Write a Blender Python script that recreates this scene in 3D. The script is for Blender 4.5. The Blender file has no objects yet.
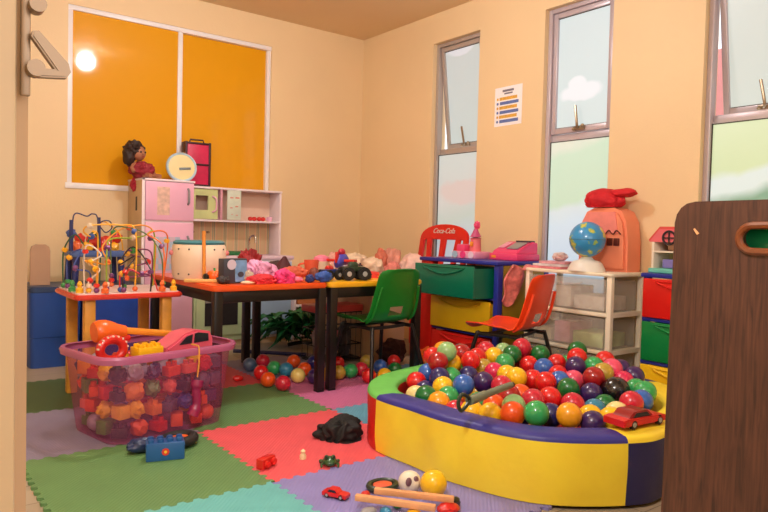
import bpy, bmesh, math, random
from mathutils import Vector, Matrix, noise, Euler
S = bpy.context.scene
COL = S.collection
PI = math.pi
# ------------------------------------------------------------------ camera
def axes(yaw, pitch, roll):
    cy, sy = math.cos(yaw), math.sin(yaw)
    f = Vector((sy*math.cos(pitch), cy*math.cos(pitch), math.sin(pitch)))
    r = Vector((cy, -sy, 0)); u = r.cross(f)
    c, s = math.cos(roll), math.sin(roll)
    return c*r+s*u, -s*r+c*u, f
CR, CU, CF = axes(math.radians(37.5), math.radians(-2.05), math.radians(1.45))
cam = bpy.data.objects.new('camera', bpy.data.cameras.new('camera'))
COL.objects.link(cam)
cam.matrix_world = Matrix(((CR.x, CU.x, -CF.x, 0), (CR.y, CU.y, -CF.y, 0), (CR.z, CU.z, -CF.z, 0.8), (0, 0, 0, 1)))
cam.data.sensor_width = 36; cam.data.lens = 36*660/768; cam.data.clip_start = 0.02
S.camera = cam
# ------------------------------------------------------------------ light
W = bpy.data.worlds.new('world'); S.world = W; W.use_nodes = True
W.node_tree.nodes['Background'].inputs[0].default_value = (0.85, 0.93, 1.0, 1)
W.node_tree.nodes['Background'].inputs[1].default_value = 1.6
def point(name, loc, power, color, radius):
    l = bpy.data.lights.new(name, 'POINT'); l.energy = power; l.color = color; l.shadow_soft_size = radius
    o = bpy.data.objects.new(name, l); o.location = loc; COL.objects.link(o); return o
def area(name, loc, rot, size, power, color):
    l = bpy.data.lights.new(name, 'AREA'); l.energy = power; l.color = color; l.shape = 'RECTANGLE'; l.size, l.size_y = size
    o = bpy.data.objects.new(name, l); o.location = loc; o.rotation_euler = rot; COL.objects.link(o); return o
point('ceiling_bulb_light', (1.50, 2.63, 2.285), 39, (0.97, 0.97, 1.0), 0.075)
point('pit_front_fill_light', (0.20, 0.72, 1.80), 62, (0.97, 0.97, 1.0), 0.10)  # added fill lamp, brightens the pit's front side; no fitting there
area('rear_fill_light', (0.75, -0.93, 1.35), (math.radians(90), 0, 0), (1.5, 1.7), 14, (0.97, 0.97, 1.0))  # added weak fill from behind the camera, set before the closed front wall
S.view_settings.view_transform = 'Standard'; S.view_settings.look = 'None'
S.view_settings.gamma = 1; S.view_settings.use_curve_mapping = False
S.view_settings.exposure = 0.20
# ------------------------------------------------------------------ helpers
def lin(c):
    return tuple(((v/255)/12.92 if v/255 <= .04045 else ((v/255+.055)/1.055)**2.4) for v in c)
MC = {}
def M(name, rgb, rough=.5, metal=0, coat=0, var=.06, vs=6, bump=0, bs=60, spec=.5, trans=0, emit=0, sub=0):
    """procedural principled material: base colour with a soft noise variation, optional bump"""
    if name in MC: return MC[name]
    m = bpy.data.materials.new(name); m.use_nodes = True; MC[name] = m
    nt = m.node_tree; b = nt.nodes['Principled BSDF']; L = nt.links
    tc = nt.nodes.new('ShaderNodeTexCoord')
    c = lin(rgb)
    if var:
        n = nt.nodes.new('ShaderNodeTexNoise'); n.inputs['Scale'].default_value = vs; n.inputs['Detail'].default_value = 4
        L.new(tc.outputs['Object'], n.inputs['Vector'])
        r = nt.nodes.new('ShaderNodeValToRGB')
        r.color_ramp.elements[0].position = .3; r.color_ramp.elements[1].position = .7
        r.color_ramp.elements[0].color = (*[v*(1-var*1.6) for v in c], 1)
        r.color_ramp.elements[1].color = (*[min(1, v*(1+var*1.6)) for v in c], 1)
        L.new(n.outputs['Fac'], r.inputs['Fac']); L.new(r.outputs['Color'], b.inputs['Base Color'])
    else: b.inputs['Base Color'].default_value = (*c, 1)
    b.inputs['Roughness'].default_value = rough; b.inputs['Metallic'].default_value = metal
    b.inputs['Coat Weight'].default_value = coat; b.inputs['Coat Roughness'].default_value = .05
    b.inputs['Specular IOR Level'].default_value = spec
    if emit:
        b.inputs['Emission Strength'].default_value = emit; b.inputs['Emission Color'].default_value = (*c, 1)
    if bump:
        n2 = nt.nodes.new('ShaderNodeTexNoise'); n2.inputs['Scale'].default_value = bs; n2.inputs['Detail'].default_value = 3
        L.new(tc.outputs['Object'], n2.inputs['Vector'])
        bp = nt.nodes.new('ShaderNodeBump'); bp.inputs['Strength'].default_value = bump; bp.inputs['Distance'].default_value = .01
        L.new(n2.outputs['Fac'], bp.inputs['Height']); L.new(bp.outputs['Normal'], b.inputs['Normal'])
    return m
def nodes(name):
    m = bpy.data.materials.new(name); m.use_nodes = True; MC[name] = m
    return m, m.node_tree, m.node_tree.nodes['Principled BSDF']
class MB:
    """collects shapes; done() links them as one mesh object"""
    def __init__(s): s.bm = bmesh.new()
    def _add(s, t, mat=None):
        if mat is not None: t.transform(mat)
        me = bpy.data.meshes.new('tmp'); t.to_mesh(me); t.free(); s.bm.from_mesh(me); bpy.data.meshes.remove(me); return s
    def box(s, c, size, bev=0, rz=0, rx=0, ry=0, seg=2, taper=None):
        t = bmesh.new(); bmesh.ops.create_cube(t, size=1)
        for v in t.verts:
            k = taper if (taper and v.co.z > 0) else 1
            v.co = Vector((v.co.x*size[0]*k, v.co.y*size[1]*k, v.co.z*size[2]))
        if bev: bmesh.ops.bevel(t, geom=list(t.edges), offset=min(bev, min(size)*.45), segments=seg, affect='EDGES', profile=.5)
        return s._add(t, Matrix.Translation(c) @ Euler((rx, ry, rz)).to_matrix().to_4x4())
    def span(s, a, b, bev=0):
        return s.box([(a[i]+b[i])/2 for i in range(3)], [abs(b[i]-a[i]) for i in range(3)], bev)
    def cyl(s, p, q, r, r2=None, seg=16, bev=0):
        p, q = Vector(p), Vector(q); d = q-p; t = bmesh.new()
        bmesh.ops.create_cone(t, cap_ends=True, segments=seg, radius1=r, radius2=r if r2 is None else r2, depth=d.length)
        if bev:
            bmesh.ops.bevel(t, geom=[e for e in t.edges if abs(e.verts[0].co.z-e.verts[1].co.z) < 1e-6], offset=bev, segments=2, affect='EDGES')
        return s._add(t, Matrix.Translation((p+q)/2) @ d.to_track_quat('Z', 'Y').to_matrix().to_4x4())
    def sph(s, c, r, sc=(1, 1, 1), seg=20, rot=None):
        t = bmesh.new(); bmesh.ops.create_uvsphere(t, u_segments=seg, v_segments=max(6, seg//2), radius=r)
        m = Matrix.Translation(c)
        if rot: m = m @ Euler(rot).to_matrix().to_4x4()
        return s._add(t, m @ Matrix.Diagonal((*sc, 1)))
    def tube(s, pts, r, seg=8, smooth=True, closed=False, sub=6):
        P = [Vector(p) for p in pts]
        if smooth and len(P) > 2:
            Q = []; n = len(P)
            for i in range(n if closed else n-1):
                a = P[(i-1) % n] if (closed or i > 0) else P[0]; b = P[i]; c = P[(i+1) % n]
                d = P[(i+2) % n] if (closed or i+2 < n) else P[-1]
                for k in range(sub):
                    u = k/sub
                    Q.append(.5*((2*b)+(c-a)*u+(2*a-5*b+4*c-d)*u*u+(3*b-a-3*c+d)*u**3))
            if not closed: Q.append(P[-1])
            P = Q
        t = bmesh.new(); rings = []; n = len(P); up = None
        for i, p in enumerate(P):
            if closed: tg = P[(i+1) % n]-P[i-1]
            else: tg = P[min(i+1, n-1)]-P[max(i-1, 0)]
            if tg.length < 1e-9: tg = Vector((0, 0, 1))
            tg.normalize()
            if up is None: up = tg.orthogonal().normalized()
            up = (up-tg*up.dot(tg)); up = up.normalized() if up.length > 1e-6 else tg.orthogonal().normalized()
            w = tg.cross(up)
            rr = r[i] if isinstance(r, (list, tuple)) and i < len(r) else (r if not isinstance(r, (list, tuple)) else r[-1])
            rings.append([t.verts.new(p+(up*math.cos(2*PI*k/seg)+w*math.sin(2*PI*k/seg))*rr) for k in range(seg)])
        for i in range(n if closed else n-1):
            A, B = rings[i], rings[(i+1) % n]
            for k in range(seg): t.faces.new((A[k], A[(k+1) % seg], B[(k+1) % seg], B[k]))
        if not closed:
            t.faces.new(rings[0][::-1]); t.faces.new(rings[-1])
        return s._add(t)
    def lathe(s, prof, c=(0, 0, 0), seg=28, rot=None, sc=(1, 1, 1)):
        t = bmesh.new(); rings = []
        for r, z in prof:
            if r < 1e-6: rings.append([t.verts.new((0, 0, z))])
            else: rings.append([t.verts.new((r*math.cos(2*PI*k/seg), r*math.sin(2*PI*k/seg), z)) for k in range(seg)])
        for A, B in zip(rings, rings[1:]):
            for k in range(seg):
                k2 = (k+1) % seg
                if len(A) == 1 and len(B) == 1: continue
                if len(A) == 1: t.faces.new((A[0], B[k2], B[k]))
                elif len(B) == 1: t.faces.new((A[k], A[k2], B[0]))
                else: t.faces.new((A[k], A[k2], B[k2], B[k]))
        for R_, fl in ((rings[0], True), (rings[-1], False)):
            if len(R_) > 1: t.faces.new(R_[::-1] if fl else R_)
        m = Matrix.Translation(c)
        if rot: m = m @ Euler(rot).to_matrix().to_4x4()
        return s._add(t, m @ Matrix.Diagonal((*sc, 1)))
    def prism(s, poly, th, mat=None, holes=(), bev=0):
        """polygon in local XY (with optional holes) extruded by th along local Z"""
        t = bmesh.new(); es = []
        for loop in [poly]+list(holes):
            vs = [t.verts.new((x, y, 0)) for x, y in loop]
            es += [t.edges.new((vs[i], vs[(i+1) % len(vs)])) for i in range(len(vs))]
        if holes: bmesh.ops.triangle_fill(t, edges=es, use_beauty=True)
        else: t.faces.new([e.verts[0] for e in es])
        fs = list(t.faces)
        r = bmesh.ops.extrude_face_region(t, geom=fs)
        for v in r['geom']:
            if isinstance(v, bmesh.types.BMVert): v.co.z += th
        bmesh.ops.recalc_face_normals(t, faces=list(t.faces))
        if bev:
            ed = [e for e in t.edges if e.is_manifold and e.calc_face_angle() > 1.0 and abs(e.verts[0].co.z-e.verts[1].co.z) < 1e-7]
            bmesh.ops.bevel(t, geom=ed, offset=bev, segments=2, affect='EDGES')
        return s._add(t, mat)
    def blob(s, c, size, amp=.25, fr=2.5, seed=0, sub=4, flat=None, rz=0):
        t = bmesh.new(); bmesh.ops.create_icosphere(t, subdivisions=sub, radius=1)
        for v in t.verts:
            d = v.co.normalized()
            k = 1+amp*noise.noise(d*fr+Vector((seed*7.3, seed*3.1, seed)))+amp*.5*noise.noise(d*fr*2.3+Vector((seed, 5, seed*2.2)))
            v.co = d*k
            if flat is not None and v.co.z < flat: v.co.z = flat+(v.co.z-flat)*.04
            v.co = Vector((v.co.x*size[0], v.co.y*size[1], v.co.z*size[2]))
        return s._add(t, Matrix.Translation(c) @ Matrix.Rotation(rz, 4, 'Z'))
    def drape(s, c, size, seed=0, folds=5, fa=.10, amp=.28, flat=-.6, rz=0):
        t = bmesh.new(); bmesh.ops.create_icosphere(t, subdivisions=5, radius=1); o_ = Vector((seed*5.1, seed*2.7, seed*1.3))
        for v in t.verts:
            d = v.co.normalized(); w_ = noise.noise(d*1.1+o_); ph = math.atan2(d.y, d.x)+1.6*w_
            k = 1+amp*noise.noise(d*1.3+o_)+fa*(1-.6*abs(d.z))*math.sin(folds*ph+3*noise.noise(d*.9-o_))+.5*fa*noise.noise(d*4+o_)
            v.co = d*k
            if v.co.z < flat: v.co.z = flat+(v.co.z-flat)*.04; v.co.x *= 1.12; v.co.y *= 1.12
            v.co = Vector((v.co.x*size[0], v.co.y*size[1], v.co.z*size[2]))
        return s._add(t, Matrix.Translation(c) @ Matrix.Rotation(rz, 4, 'Z'))
    def grid(s, f, nu, nv, th=0):
        """surface f(u,v) with u,v in 0..1; thickness by solidify along normals"""
        t = bmesh.new(); V = [[t.verts.new(f(i/nu, j/nv)) for j in range(nv+1)] for i in range(nu+1)]
        for i in range(nu):
            for j in range(nv): t.faces.new((V[i][j], V[i+1][j], V[i+1][j+1], V[i][j+1]))
        bmesh.ops.recalc_face_normals(t, faces=list(t.faces))
        if th: bmesh.ops.solidify(t, geom=list(t.faces), thickness=th)
        return s._add(t)
    def done(s, name, mat, parent=None, loc=None, rz=0, smooth=40, flip=False):
        me = bpy.data.meshes.new(name)
        bmesh.ops.recalc_face_normals(s.bm, faces=list(s.bm.faces))
        s.bm.to_mesh(me); s.bm.free()
        o = bpy.data.objects.new(name, me); COL.objects.link(o)
        if mat: me.materials.append(mat)
        if smooth:
            for p in me.polygons: p.use_smooth = True
            me.set_sharp_from_angle(angle=math.radians(smooth))
        if parent: o.parent = parent
        if loc is not None: o.location = loc
        if rz: o.rotation_euler = (0, 0, rz)
        return o
def tag(o, label, cat, group=None, kind=None):
    o['label'] = label; o['category'] = cat
    if group: o['group'] = group
    if kind: o['kind'] = kind
    return o
def thing(name, label, cat, loc=(0, 0, 0), rz=0, group=None):
    o = bpy.data.objects.new(name, None); COL.objects.link(o); o.location = loc; o.rotation_euler = (0, 0, rz); o.empty_display_size = .05
    return tag(o, label, cat, group)
def struct(o, label=None):
    o['kind'] = 'structure'
    if label: o['label'] = label
    return o
def structthing(name, loc=(0, 0, 0)):
    o = bpy.data.objects.new(name, None); COL.objects.link(o); o.location = loc; o['kind'] = 'structure'; return o
def copy_tree(o, parent=None):
    c = o.copy(); COL.objects.link(c); c.parent = parent
    for ch in list(o.children): copy_tree(ch, c)
    return c
# ------------------------------------------------------------------ room
XR, YB, XL, YF, ZC, ZF = 3.21, 4.53, -1.1, -1.0, 2.39, -.010
wall_m = M('cream_paint', (238, 209, 163), rough=.55, var=.02, vs=1.5, bump=.08, bs=90)
ceil_m = M('ceiling_paint', (232, 204, 164), rough=.7, var=.02, vs=1.2)
fm, nt, b = nodes('vinyl_floor')
tc = nt.nodes.new('ShaderNodeTexCoord'); br = nt.nodes.new('ShaderNodeTexBrick')
br.inputs['Color1'].default_value = (*lin((176, 160, 138)), 1); br.inputs['Color2'].default_value = (*lin((164, 148, 126)), 1)
br.inputs['Mortar'].default_value = (*lin((120, 106, 90)), 1); br.inputs['Scale'].default_value = 1
br.inputs['Brick Width'].default_value = .9; br.inputs['Row Height'].default_value = .15; br.inputs['Mortar Size'].default_value = .002
nt.links.new(tc.outputs['Object'], br.inputs['Vector']); nt.links.new(br.outputs['Color'], b.inputs['Base Color'])
b.inputs['Roughness'].default_value = .4
struct(MB().span((XL-.1, YF-.1, ZF-.08), (XR+.1, YB+.1, ZF)).done('floor', fm, smooth=0))
struct(MB().span((XL-.1, YF-.1, ZC), (XR+.1, YB+.1, ZC+.1)).done('ceiling', ceil_m, smooth=0))
struct(MB().span((XL-.1, YF, ZF), (XL, YB, ZC)).done('wall_left', wall_m, smooth=0))
struct(MB().span((XL-.1, YF-.1, ZF), (XR+.1, YF, ZC)).done('wall_front', wall_m, smooth=0))
def wall_holes(name, u0, u1, holes, place):
    """wall made of slabs around rectangular openings (u0,u1,z0,z1)"""
    mb = MB(); us = sorted(holes); cur = u0
    for a, c, z0, z1 in us:
        place(mb, cur, a, ZF, ZC); place(mb, a, c, ZF, z0); place(mb, a, c, z1, ZC); cur = c
    place(mb, cur, u1, ZF, ZC)
    bmesh.ops.remove_doubles(mb.bm, verts=mb.bm.verts, dist=1e-5)
    return struct(mb.done(name, wall_m, smooth=0))
WB = (.945, 2.362, 1.035, 2.178)
wall_holes('wall_back', XL-.1, XR+.14, [WB], lambda mb, a, c, z0, z1: mb.span((a, YB, z0), (c, YB+.12, z1)))
WR = [(1.18, 1.652, .42, 2.172), (2.165, 2.638, .42, 2.172), (3.185, 3.655, .42, 2.176)]
wall_holes('wall_right', YF-.1, YB, WR, lambda mb, a, c, z0, z1: mb.span((XR, a, z0), (XR+.14, c, z1)))
# window facing the camera, two orange panes in white aluminium
alu = M('white_aluminium', (244, 240, 242), rough=.35, var=.02)
om, nt, b = nodes('orange_film_glass')
b.inputs['Base Color'].default_value = (*lin((230, 160, 4)), 1); b.inputs['Roughness'].default_value = .5; b.inputs['Specular IOR Level'].default_value = .15
b.inputs['Coat Weight'].default_value = .55; b.inputs['Coat Roughness'].default_value = .06
w = structthing('window_1', (WB[0], YB, WB[2])); ox, oz = WB[0], WB[2]
def wl(mb, x0, x1, y0, y1, z0, z1, bev=.002): mb.span((x0-ox, y0-YB, z0-oz), (x1-ox, y1-YB, z1-oz), bev); return mb
f = MB(); d0, d1 = YB-.004, YB+.08
wl(f, ox-.012, WB[1], d0-.006, d1, oz-.006, oz+.03); wl(f, ox, WB[1], d0+.01, d1, WB[3]-.03, WB[3])
wl(f, ox-.012, ox+.028, d0-.004+.01, d1, oz+.03, WB[3]-.03); wl(f, WB[1]-.028, WB[1], d0+.02, d1, oz+.03, WB[3]-.03)
f.done('window_frame', alu, w)
mx = 1.665
wl(MB(), ox+.028, mx, YB+.022, YB+.028, oz+.03, WB[3]-.03, 0).done('pane', om, w, smooth=0)
wl(MB(), mx, WB[1]-.028, YB+.044, YB+.050, oz+.03, WB[3]-.03, 0).done('pane', om, w, smooth=0)
wl(MB(), mx-.016, mx+.016, YB+.012, YB+.042, oz+.03, WB[3]-.03).done('mullion', alu, w)
# tall windows in the right wall: frosted film panes lit from outside, awning sash above a fixed pane
def film(name, ramp, spots, lo, hi, strength):
    """frosted window film: horizontal colour bands with soft cloud or hill shapes, glowing with the daylight behind"""
    m, nt, b = nodes(name); L = nt.links
    tc = nt.nodes.new('ShaderNodeTexCoord'); sp = nt.nodes.new('ShaderNodeSeparateXYZ'); L.new(tc.outputs['Object'], sp.inputs[0])
    n = nt.nodes.new('ShaderNodeTexNoise'); n.inputs['Scale'].default_value = 6; L.new(tc.outputs['Object'], n.inputs['Vector'])
    ma = nt.nodes.new('ShaderNodeMath'); ma.operation = 'MULTIPLY_ADD'; ma.inputs[1].default_value = .10; L.new(n.outputs['Fac'], ma.inputs[0]); L.new(sp.outputs['Z'], ma.inputs[2])
    # hill slope along the width
    mh = nt.nodes.new('ShaderNodeMath'); mh.operation = 'MULTIPLY_ADD'; mh.inputs[1].default_value = .25; L.new(sp.outputs['Y'], mh.inputs[0]); L.new(ma.outputs[0], mh.inputs[2])
    mr = nt.nodes.new('ShaderNodeMapRange'); mr.inputs['From Min'].default_value = lo; mr.inputs['From Max'].default_value = hi; L.new(mh.outputs[0], mr.inputs['Value'])
    r = nt.nodes.new('ShaderNodeValToRGB'); L.new(mr.outputs[0], r.inputs['Fac'])
    el = r.color_ramp.elements
    while len(el) < len(ramp): el.new(.5)
    for e, (p, c) in zip(el, ramp): e.position = p; e.color = (*lin(c), 1)
    cur = r.outputs['Color']
    for (cy, cz, sy, sz, c) in spots:
        mp = nt.nodes.new('ShaderNodeMapping'); mp.inputs['Location'].default_value = (0, -cy/sy, -cz/sz); mp.inputs['Scale'].default_value = (0, 1/sy, 1/sz)
        L.new(tc.outputs['Object'], mp.inputs['Vector'])
        ln = nt.nodes.new('ShaderNodeVectorMath'); ln.operation = 'LENGTH'; L.new(mp.outputs[0], ln.inputs[0])
        ad = nt.nodes.new('ShaderNodeMath'); ad.operation = 'MULTIPLY_ADD'; ad.inputs[1].default_value = .9; L.new(n.outputs['Fac'], ad.inputs[0]); L.new(ln.outputs['Value'], ad.inputs[2])
        st = nt.nodes.new('ShaderNodeMapRange'); st.inputs['From Min'].default_value = 1.25; st.inputs['From Max'].default_value = 1.5; st.inputs['To Min'].default_value = 1; st.inputs['To Max'].default_value = 0
        L.new(ad.outputs[0], st.inputs['Value'])
        mx_ = nt.nodes.new('ShaderNodeMix'); mx_.data_type = 'RGBA'; L.new(st.outputs[0], mx_.inputs['Factor']); L.new(cur, mx_.inputs[6]); mx_.inputs[7].default_value = (*lin(c), 1)
        cur = mx_.outputs[2]
    b.inputs['Base Color'].default_value = (.25, .25, .25, 1); b.inputs['Roughness'].default_value = .35
    L.new(cur, b.inputs['Emission Color']); b.inputs['Emission Strength'].default_value = strength*.76
    return m
sky_c, pale, hill, water = (196, 214, 212), (214, 224, 220), (190, 216, 188), (196, 216, 224)
up_a = film('sky_film_small_cloud', [(0, (200, 216, 212)), (1, (196, 206, 204))], [(.2, .66, .14, .05, (226, 226, 232))], 0, .8, .82)
up_b = film('sky_film_big_cloud', [(0, (206, 226, 226)), (1, (204, 222, 224))], [(.2, .20, .15, .06, (240, 244, 248)), (.22, .25, .07, .05, (240, 244, 248))], 0, .8, .9)
up_c = film('sky_film_plain', [(0, (212, 224, 214)), (1, (200, 208, 200))], [], 0, .8, .88)
low_a = film('film_of_pink_house', [(0, (186, 210, 226)), (.45, (196, 212, 220)), (.6, (192, 208, 196)), (.75, (214, 212, 206)), (1, (208, 216, 210))], [(.2, .68, .22, .10, (222, 198, 190))], 0, 1.0, .82)
low_b = film('film_of_green_hills', [(0, (186, 214, 238)), (.5, (204, 226, 238)), (.58, (212, 228, 230)), (.62, (192, 224, 190)), (.88, (196, 228, 196)), (.93, (224, 230, 208)), (1, (226, 230, 208))], [], 0.05, 1.12, .9)
low_c = film('film_of_pale_meadow', [(0, (190, 214, 226)), (.5, (120, 180, 150)), (.6, (60, 150, 110)), (.66, (220, 234, 226)), (.72, (220, 234, 226)), (.76, (206, 224, 164)), (1, (214, 230, 178))], [], 0.1, 1.1, .92)
frame_m = [M('grey_aluminium', (186, 172, 164), rough=.35, metal=.3, var=.02), M('pale_aluminium', (196, 182, 188), rough=.35, metal=.2, var=.02)]
steel = M('brushed_steel', (170, 150, 125), rough=.3, metal=.9, var=.03)
gasket = M('dark_gasket', (70, 62, 52), rough=.7, var=0)
def tall_window(n, hole, up, low, fmat, tilt, zt=1.375):
    y0, y1, z0, z1 = hole
    w = structthing('window_%d' % n, (XR, y0, z0)); B = y1-y0; H = z1-z0; zt -= z0
    def bx(mb, ya, yb, za, zb, xa=.035, xb=.085, bev=.003): return mb.span((xa, ya, za), (xb, yb, zb), bev)
    f = MB(); fw = .026
    bx(f, 0, fw, 0, H); bx(f, B-fw, B, 0, H); bx(f, fw, B-fw, 0, fw); bx(f, fw, B-fw, H-fw, H); bx(f, fw, B-fw, zt, zt+.042, .07)
    f.done('window_frame', fmat, w)
    g = MB(); e = .005
    for a in ((fw, fw+e, fw, zt), (B-fw-e, B-fw, fw, zt), (fw, B-fw, fw, fw+e), (fw, B-fw, zt-e, zt)): bx(g, *a, .055, .059, 0)
    g.done('gasket', gasket, w)
    MB().span((.06, fw, fw), (.066, B-fw, zt)).done('lower_pane', low, w, smooth=0)
    # awning sash hinged at its top edge, pushed outwards by tilt
    top, bot = H-fw-.002, zt+.044; sh = top-bot; a, c = fw+.003, B-fw-.003; sw = .03
    s = MB()
    for y_a, y_b, z_a, z_b in ((a, a+sw, -sh, 0), (c-sw, c, -sh, 0), (a+sw, c-sw, -.03, 0), (a+sw, c-sw, -sh, -sh+.034)):
        s.span((-.012, y_a, z_a), (.022, y_b, z_b), .003)
    so = s.done('sash', fmat, w); so.location = (.06, 0, top); so.rotation_euler = (0, -tilt, 0)
    p = MB().span((.004, a+sw, -sh+.034+sh-sh), (.010, c-sw, -.03)).done('pane', up, so, smooth=0)
    # pane origin moved to its own lower corner so that the film sits right
    p.data.transform(Matrix.Translation((0, -a-sw, sh-.034))); p.location = (0, a+sw, -sh+.034)
    g = MB()
    for q in ((a+sw, a+sw+.004, -sh+.034, -.03), (a+sw, c-sw, -.034, -.03), (a+sw, c-sw, -sh+.034, -sh+.038)): g.span((-.001, q[0], q[2]), (.003, q[1], q[3]))
    g.done('gasket', gasket, so)
    h = MB(); hy = (a+c)/2
    h.box((-.02, hy, -sh+.02), (.018, .075, .022), .003); h.tube([(-.028, hy+.01, -sh+.02), (-.04, hy, -sh+.04), (-.038, hy+.016, -sh+.15)], .0075, 8); h.sph((-.03, hy-.032, -sh+.03), .012); h.sph((-.03, hy+.03, -sh+.016), .011)
    h.done('handle', steel, so)
    return w
tall_window(2, WR[2], up_a, low_a, frame_m[0], math.radians(7))
tall_window(3, WR[1], up_b, low_b, frame_m[1], math.radians(.4))
tall_window(4, WR[0], up_c, low_c, frame_m[1], math.radians(9))
struct(MB().span((4.6, -2, ZF-.1), (4.8, 2.35, 2.12)).done('trim_1', M('pink_outside_wall', (226, 150, 150), rough=.8, var=.05), smooth=0), 'pink boundary wall outside, seen through the open awning windows')
# open door leaf at the camera's left with its lock fitting
dm = M('cream_door_paint', (214, 192, 156), rough=.45, var=.02, vs=3)
door = structthing('door_1', (.082, .56, ZF))
MB().span((-.75, -.006, .01), (-.0005, .02, 2.1), .004).done('door_leaf', dm, door)
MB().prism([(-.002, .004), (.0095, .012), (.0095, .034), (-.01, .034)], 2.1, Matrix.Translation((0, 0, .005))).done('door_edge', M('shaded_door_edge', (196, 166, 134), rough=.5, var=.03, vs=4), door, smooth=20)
lk = MB(); lk.span((-.004+.006, -.004, .870+.035), (.0085, .002, 1.01), .001)
lk.done('lock_plate', M('lock_metal', (158, 138, 116), rough=.35, metal=.5, var=.03), door)
lv = MB(); z = .01+.9
lv.prism([(0, .033), (.001, .037), (.005, .038), (.0255, .017), (.027, .011), (.024, .006), (.006, .004), (.001, .006), (.001, .010), (.016, .0115)], .009, Matrix.Translation((.0075, -.004, z+.0045)) @ Euler((PI/2, 0, 0)).to_matrix().to_4x4(), bev=.0012)
lv.cyl((.0105, -.015, z+.0145), (.0105, -.004, z+.0145), .0062); lv.cyl((.012, -.012, z+.062), (.012, 0, z+.062), .006)
lv.done('lever', M('lock_metal', (196, 176, 146)), door)
lp = MB(); lp.lathe([(.0, 0), (.09, 0), (.088, -.012), (.05, -.02), (.0, -.02)], (0, 0, 0)); lp.done('lamp_rose', M('white_plastic', (235, 230, 222), rough=.35, var=.01), None, (1.50, 2.63, ZC))
tag(bpy.data.objects['lamp_rose'], 'round white ceiling lamp rose above the middle of the room', 'lamp')
# ------------------------------------------------------------------ foam tiles
def foam(name, rgb):
    m, nt, b = nodes(name); L = nt.links
    tc = nt.nodes.new('ShaderNodeTexCoord'); n = nt.nodes.new('ShaderNodeTexNoise'); n.inputs['Scale'].default_value = 9; n.inputs['Detail'].default_value = 5
    L.new(tc.outputs['Object'], n.inputs['Vector']); r = nt.nodes.new('ShaderNodeValToRGB'); c = lin(rgb)
    r.color_ramp.elements[0].color = (*[v*.86 for v in c], 1); r.color_ramp.elements[1].color = (*[min(1, v*1.1) for v in c], 1)
    L.new(n.outputs['Fac'], r.inputs['Fac']); L.new(r.outputs['Color'], b.inputs['Base Color']); b.inputs['Roughness'].default_value = .6
    mp = nt.nodes.new('ShaderNodeMapping'); mp.inputs['Rotation'].default_value = (0, 0, .785); L.new(tc.outputs['Object'], mp.inputs['Vector'])
    wv = nt.nodes.new('ShaderNodeTexWave'); wv.inputs['Scale'].default_value = 28; L.new(mp.outputs[0], wv.inputs['Vector'])
    bp = nt.nodes.new('ShaderNodeBump'); bp.inputs['Strength'].default_value = .35; bp.inputs['Distance'].default_value = .003
    L.new(wv.outputs['Fac'], bp.inputs['Height']); L.new(bp.outputs['Normal'], b.inputs['Normal']); return m
FO = {'green': (98, 140, 84), 'red': (228, 88, 96), 'lavender': (140, 134, 196), 'teal': (104, 186, 186), 'pink': (204, 110, 158), 'grey': (136, 126, 150), 'dark green': (78, 108, 66), 'sea blue': (98, 162, 190), 'crimson': (206, 66, 70)}
FOM = {k: foam('foam_'+k.replace(' ', '_'), v) for k, v in FO.items()}
T = .62; GX0, GY0 = .375, 1.225
def edge_pts(a, b_, teeth, amp, inset):
    """puzzle edge from a to b_: trapezoid teeth swinging to both sides of the shared line"""
    a, b_ = Vector(a), Vector(b_); d = b_-a; nrm = Vector((-d.y, d.x)).normalized(); pts = []
    for k in range(teeth):
        for u, s_ in ((.08, -1), (.42, -1), (.58, 1), (.92, 1)):
            pts.append(a+d*((k+u)/teeth)+nrm*(amp*s_))
    return pts
def tile(i, j, colour, label):
    x0, y0 = GX0+i*T, GY0+j*T
    c = [Vector((x0, y0)), Vector((x0+T, y0)), Vector((x0+T, y0+T)), Vector((x0, y0+T))]
    n = 13; A = .0075
    poly = edge_pts(c[0], c[1], n, A, 0)+edge_pts(c[1], c[2], n, A, 0)+edge_pts(c[3], c[2], n, A, 0)[::-1]+edge_pts(c[0], c[3], n, A, 0)[::-1]
    cx, cy = x0+T/2, y0+T/2
    poly = [((p.x-cx)*.9985, (p.y-cy)*.9985) for p in poly]
    o = MB().prism(poly, .0098, Matrix.Translation((0, 0, 0))).done('foam_tile', FOM[colour], None, (cx, cy, ZF+.0001), smooth=0)
    tag(o, label, 'foam mat', 'interlocking foam floor tiles')
for i, j, c, l in [(0, 0, 'teal', 'teal foam tile at the bottom edge, in front of the bright green one'), (1, 0, 'lavender', 'lavender foam tile under the wooden sticks and little red car'),
                   (0, 1, 'green', 'bright green foam tile under the blue stud block in the foreground'), (1, 1, 'red', 'coral red foam tile under the black cloth and red brick'),
                   (2, 0, 'grey', 'grey foam tile under the front of the ball pit'), (2, 1, 'sea blue', 'sea blue foam tile running under the left side of the ball pit'), (3, 1, 'green', 'green foam tile hidden under the back of the ball pit'), (3, 0, 'red', 'red foam tile under the right end of the ball pit'),
                   (0, 2, 'grey', 'greyish lavender foam tile under the left half of the pink bin'), (1, 2, 'green', 'green foam tile between pink bin and orange table leg'),
                   (2, 2, 'pink', 'pink foam tile under the paired black table legs'), (3, 2, 'sea blue', 'sea blue foam tile beneath the orange chair legs'),
                   (0, 3, 'dark green', 'dark green foam tile in front of the blue storage boxes'), (1, 3, 'crimson', 'crimson foam tile under the orange table with loose balls'),
                   (2, 3, 'grey', 'grey foam tile at the back under the yellow table')]: tile(i, j, c, l)
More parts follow.
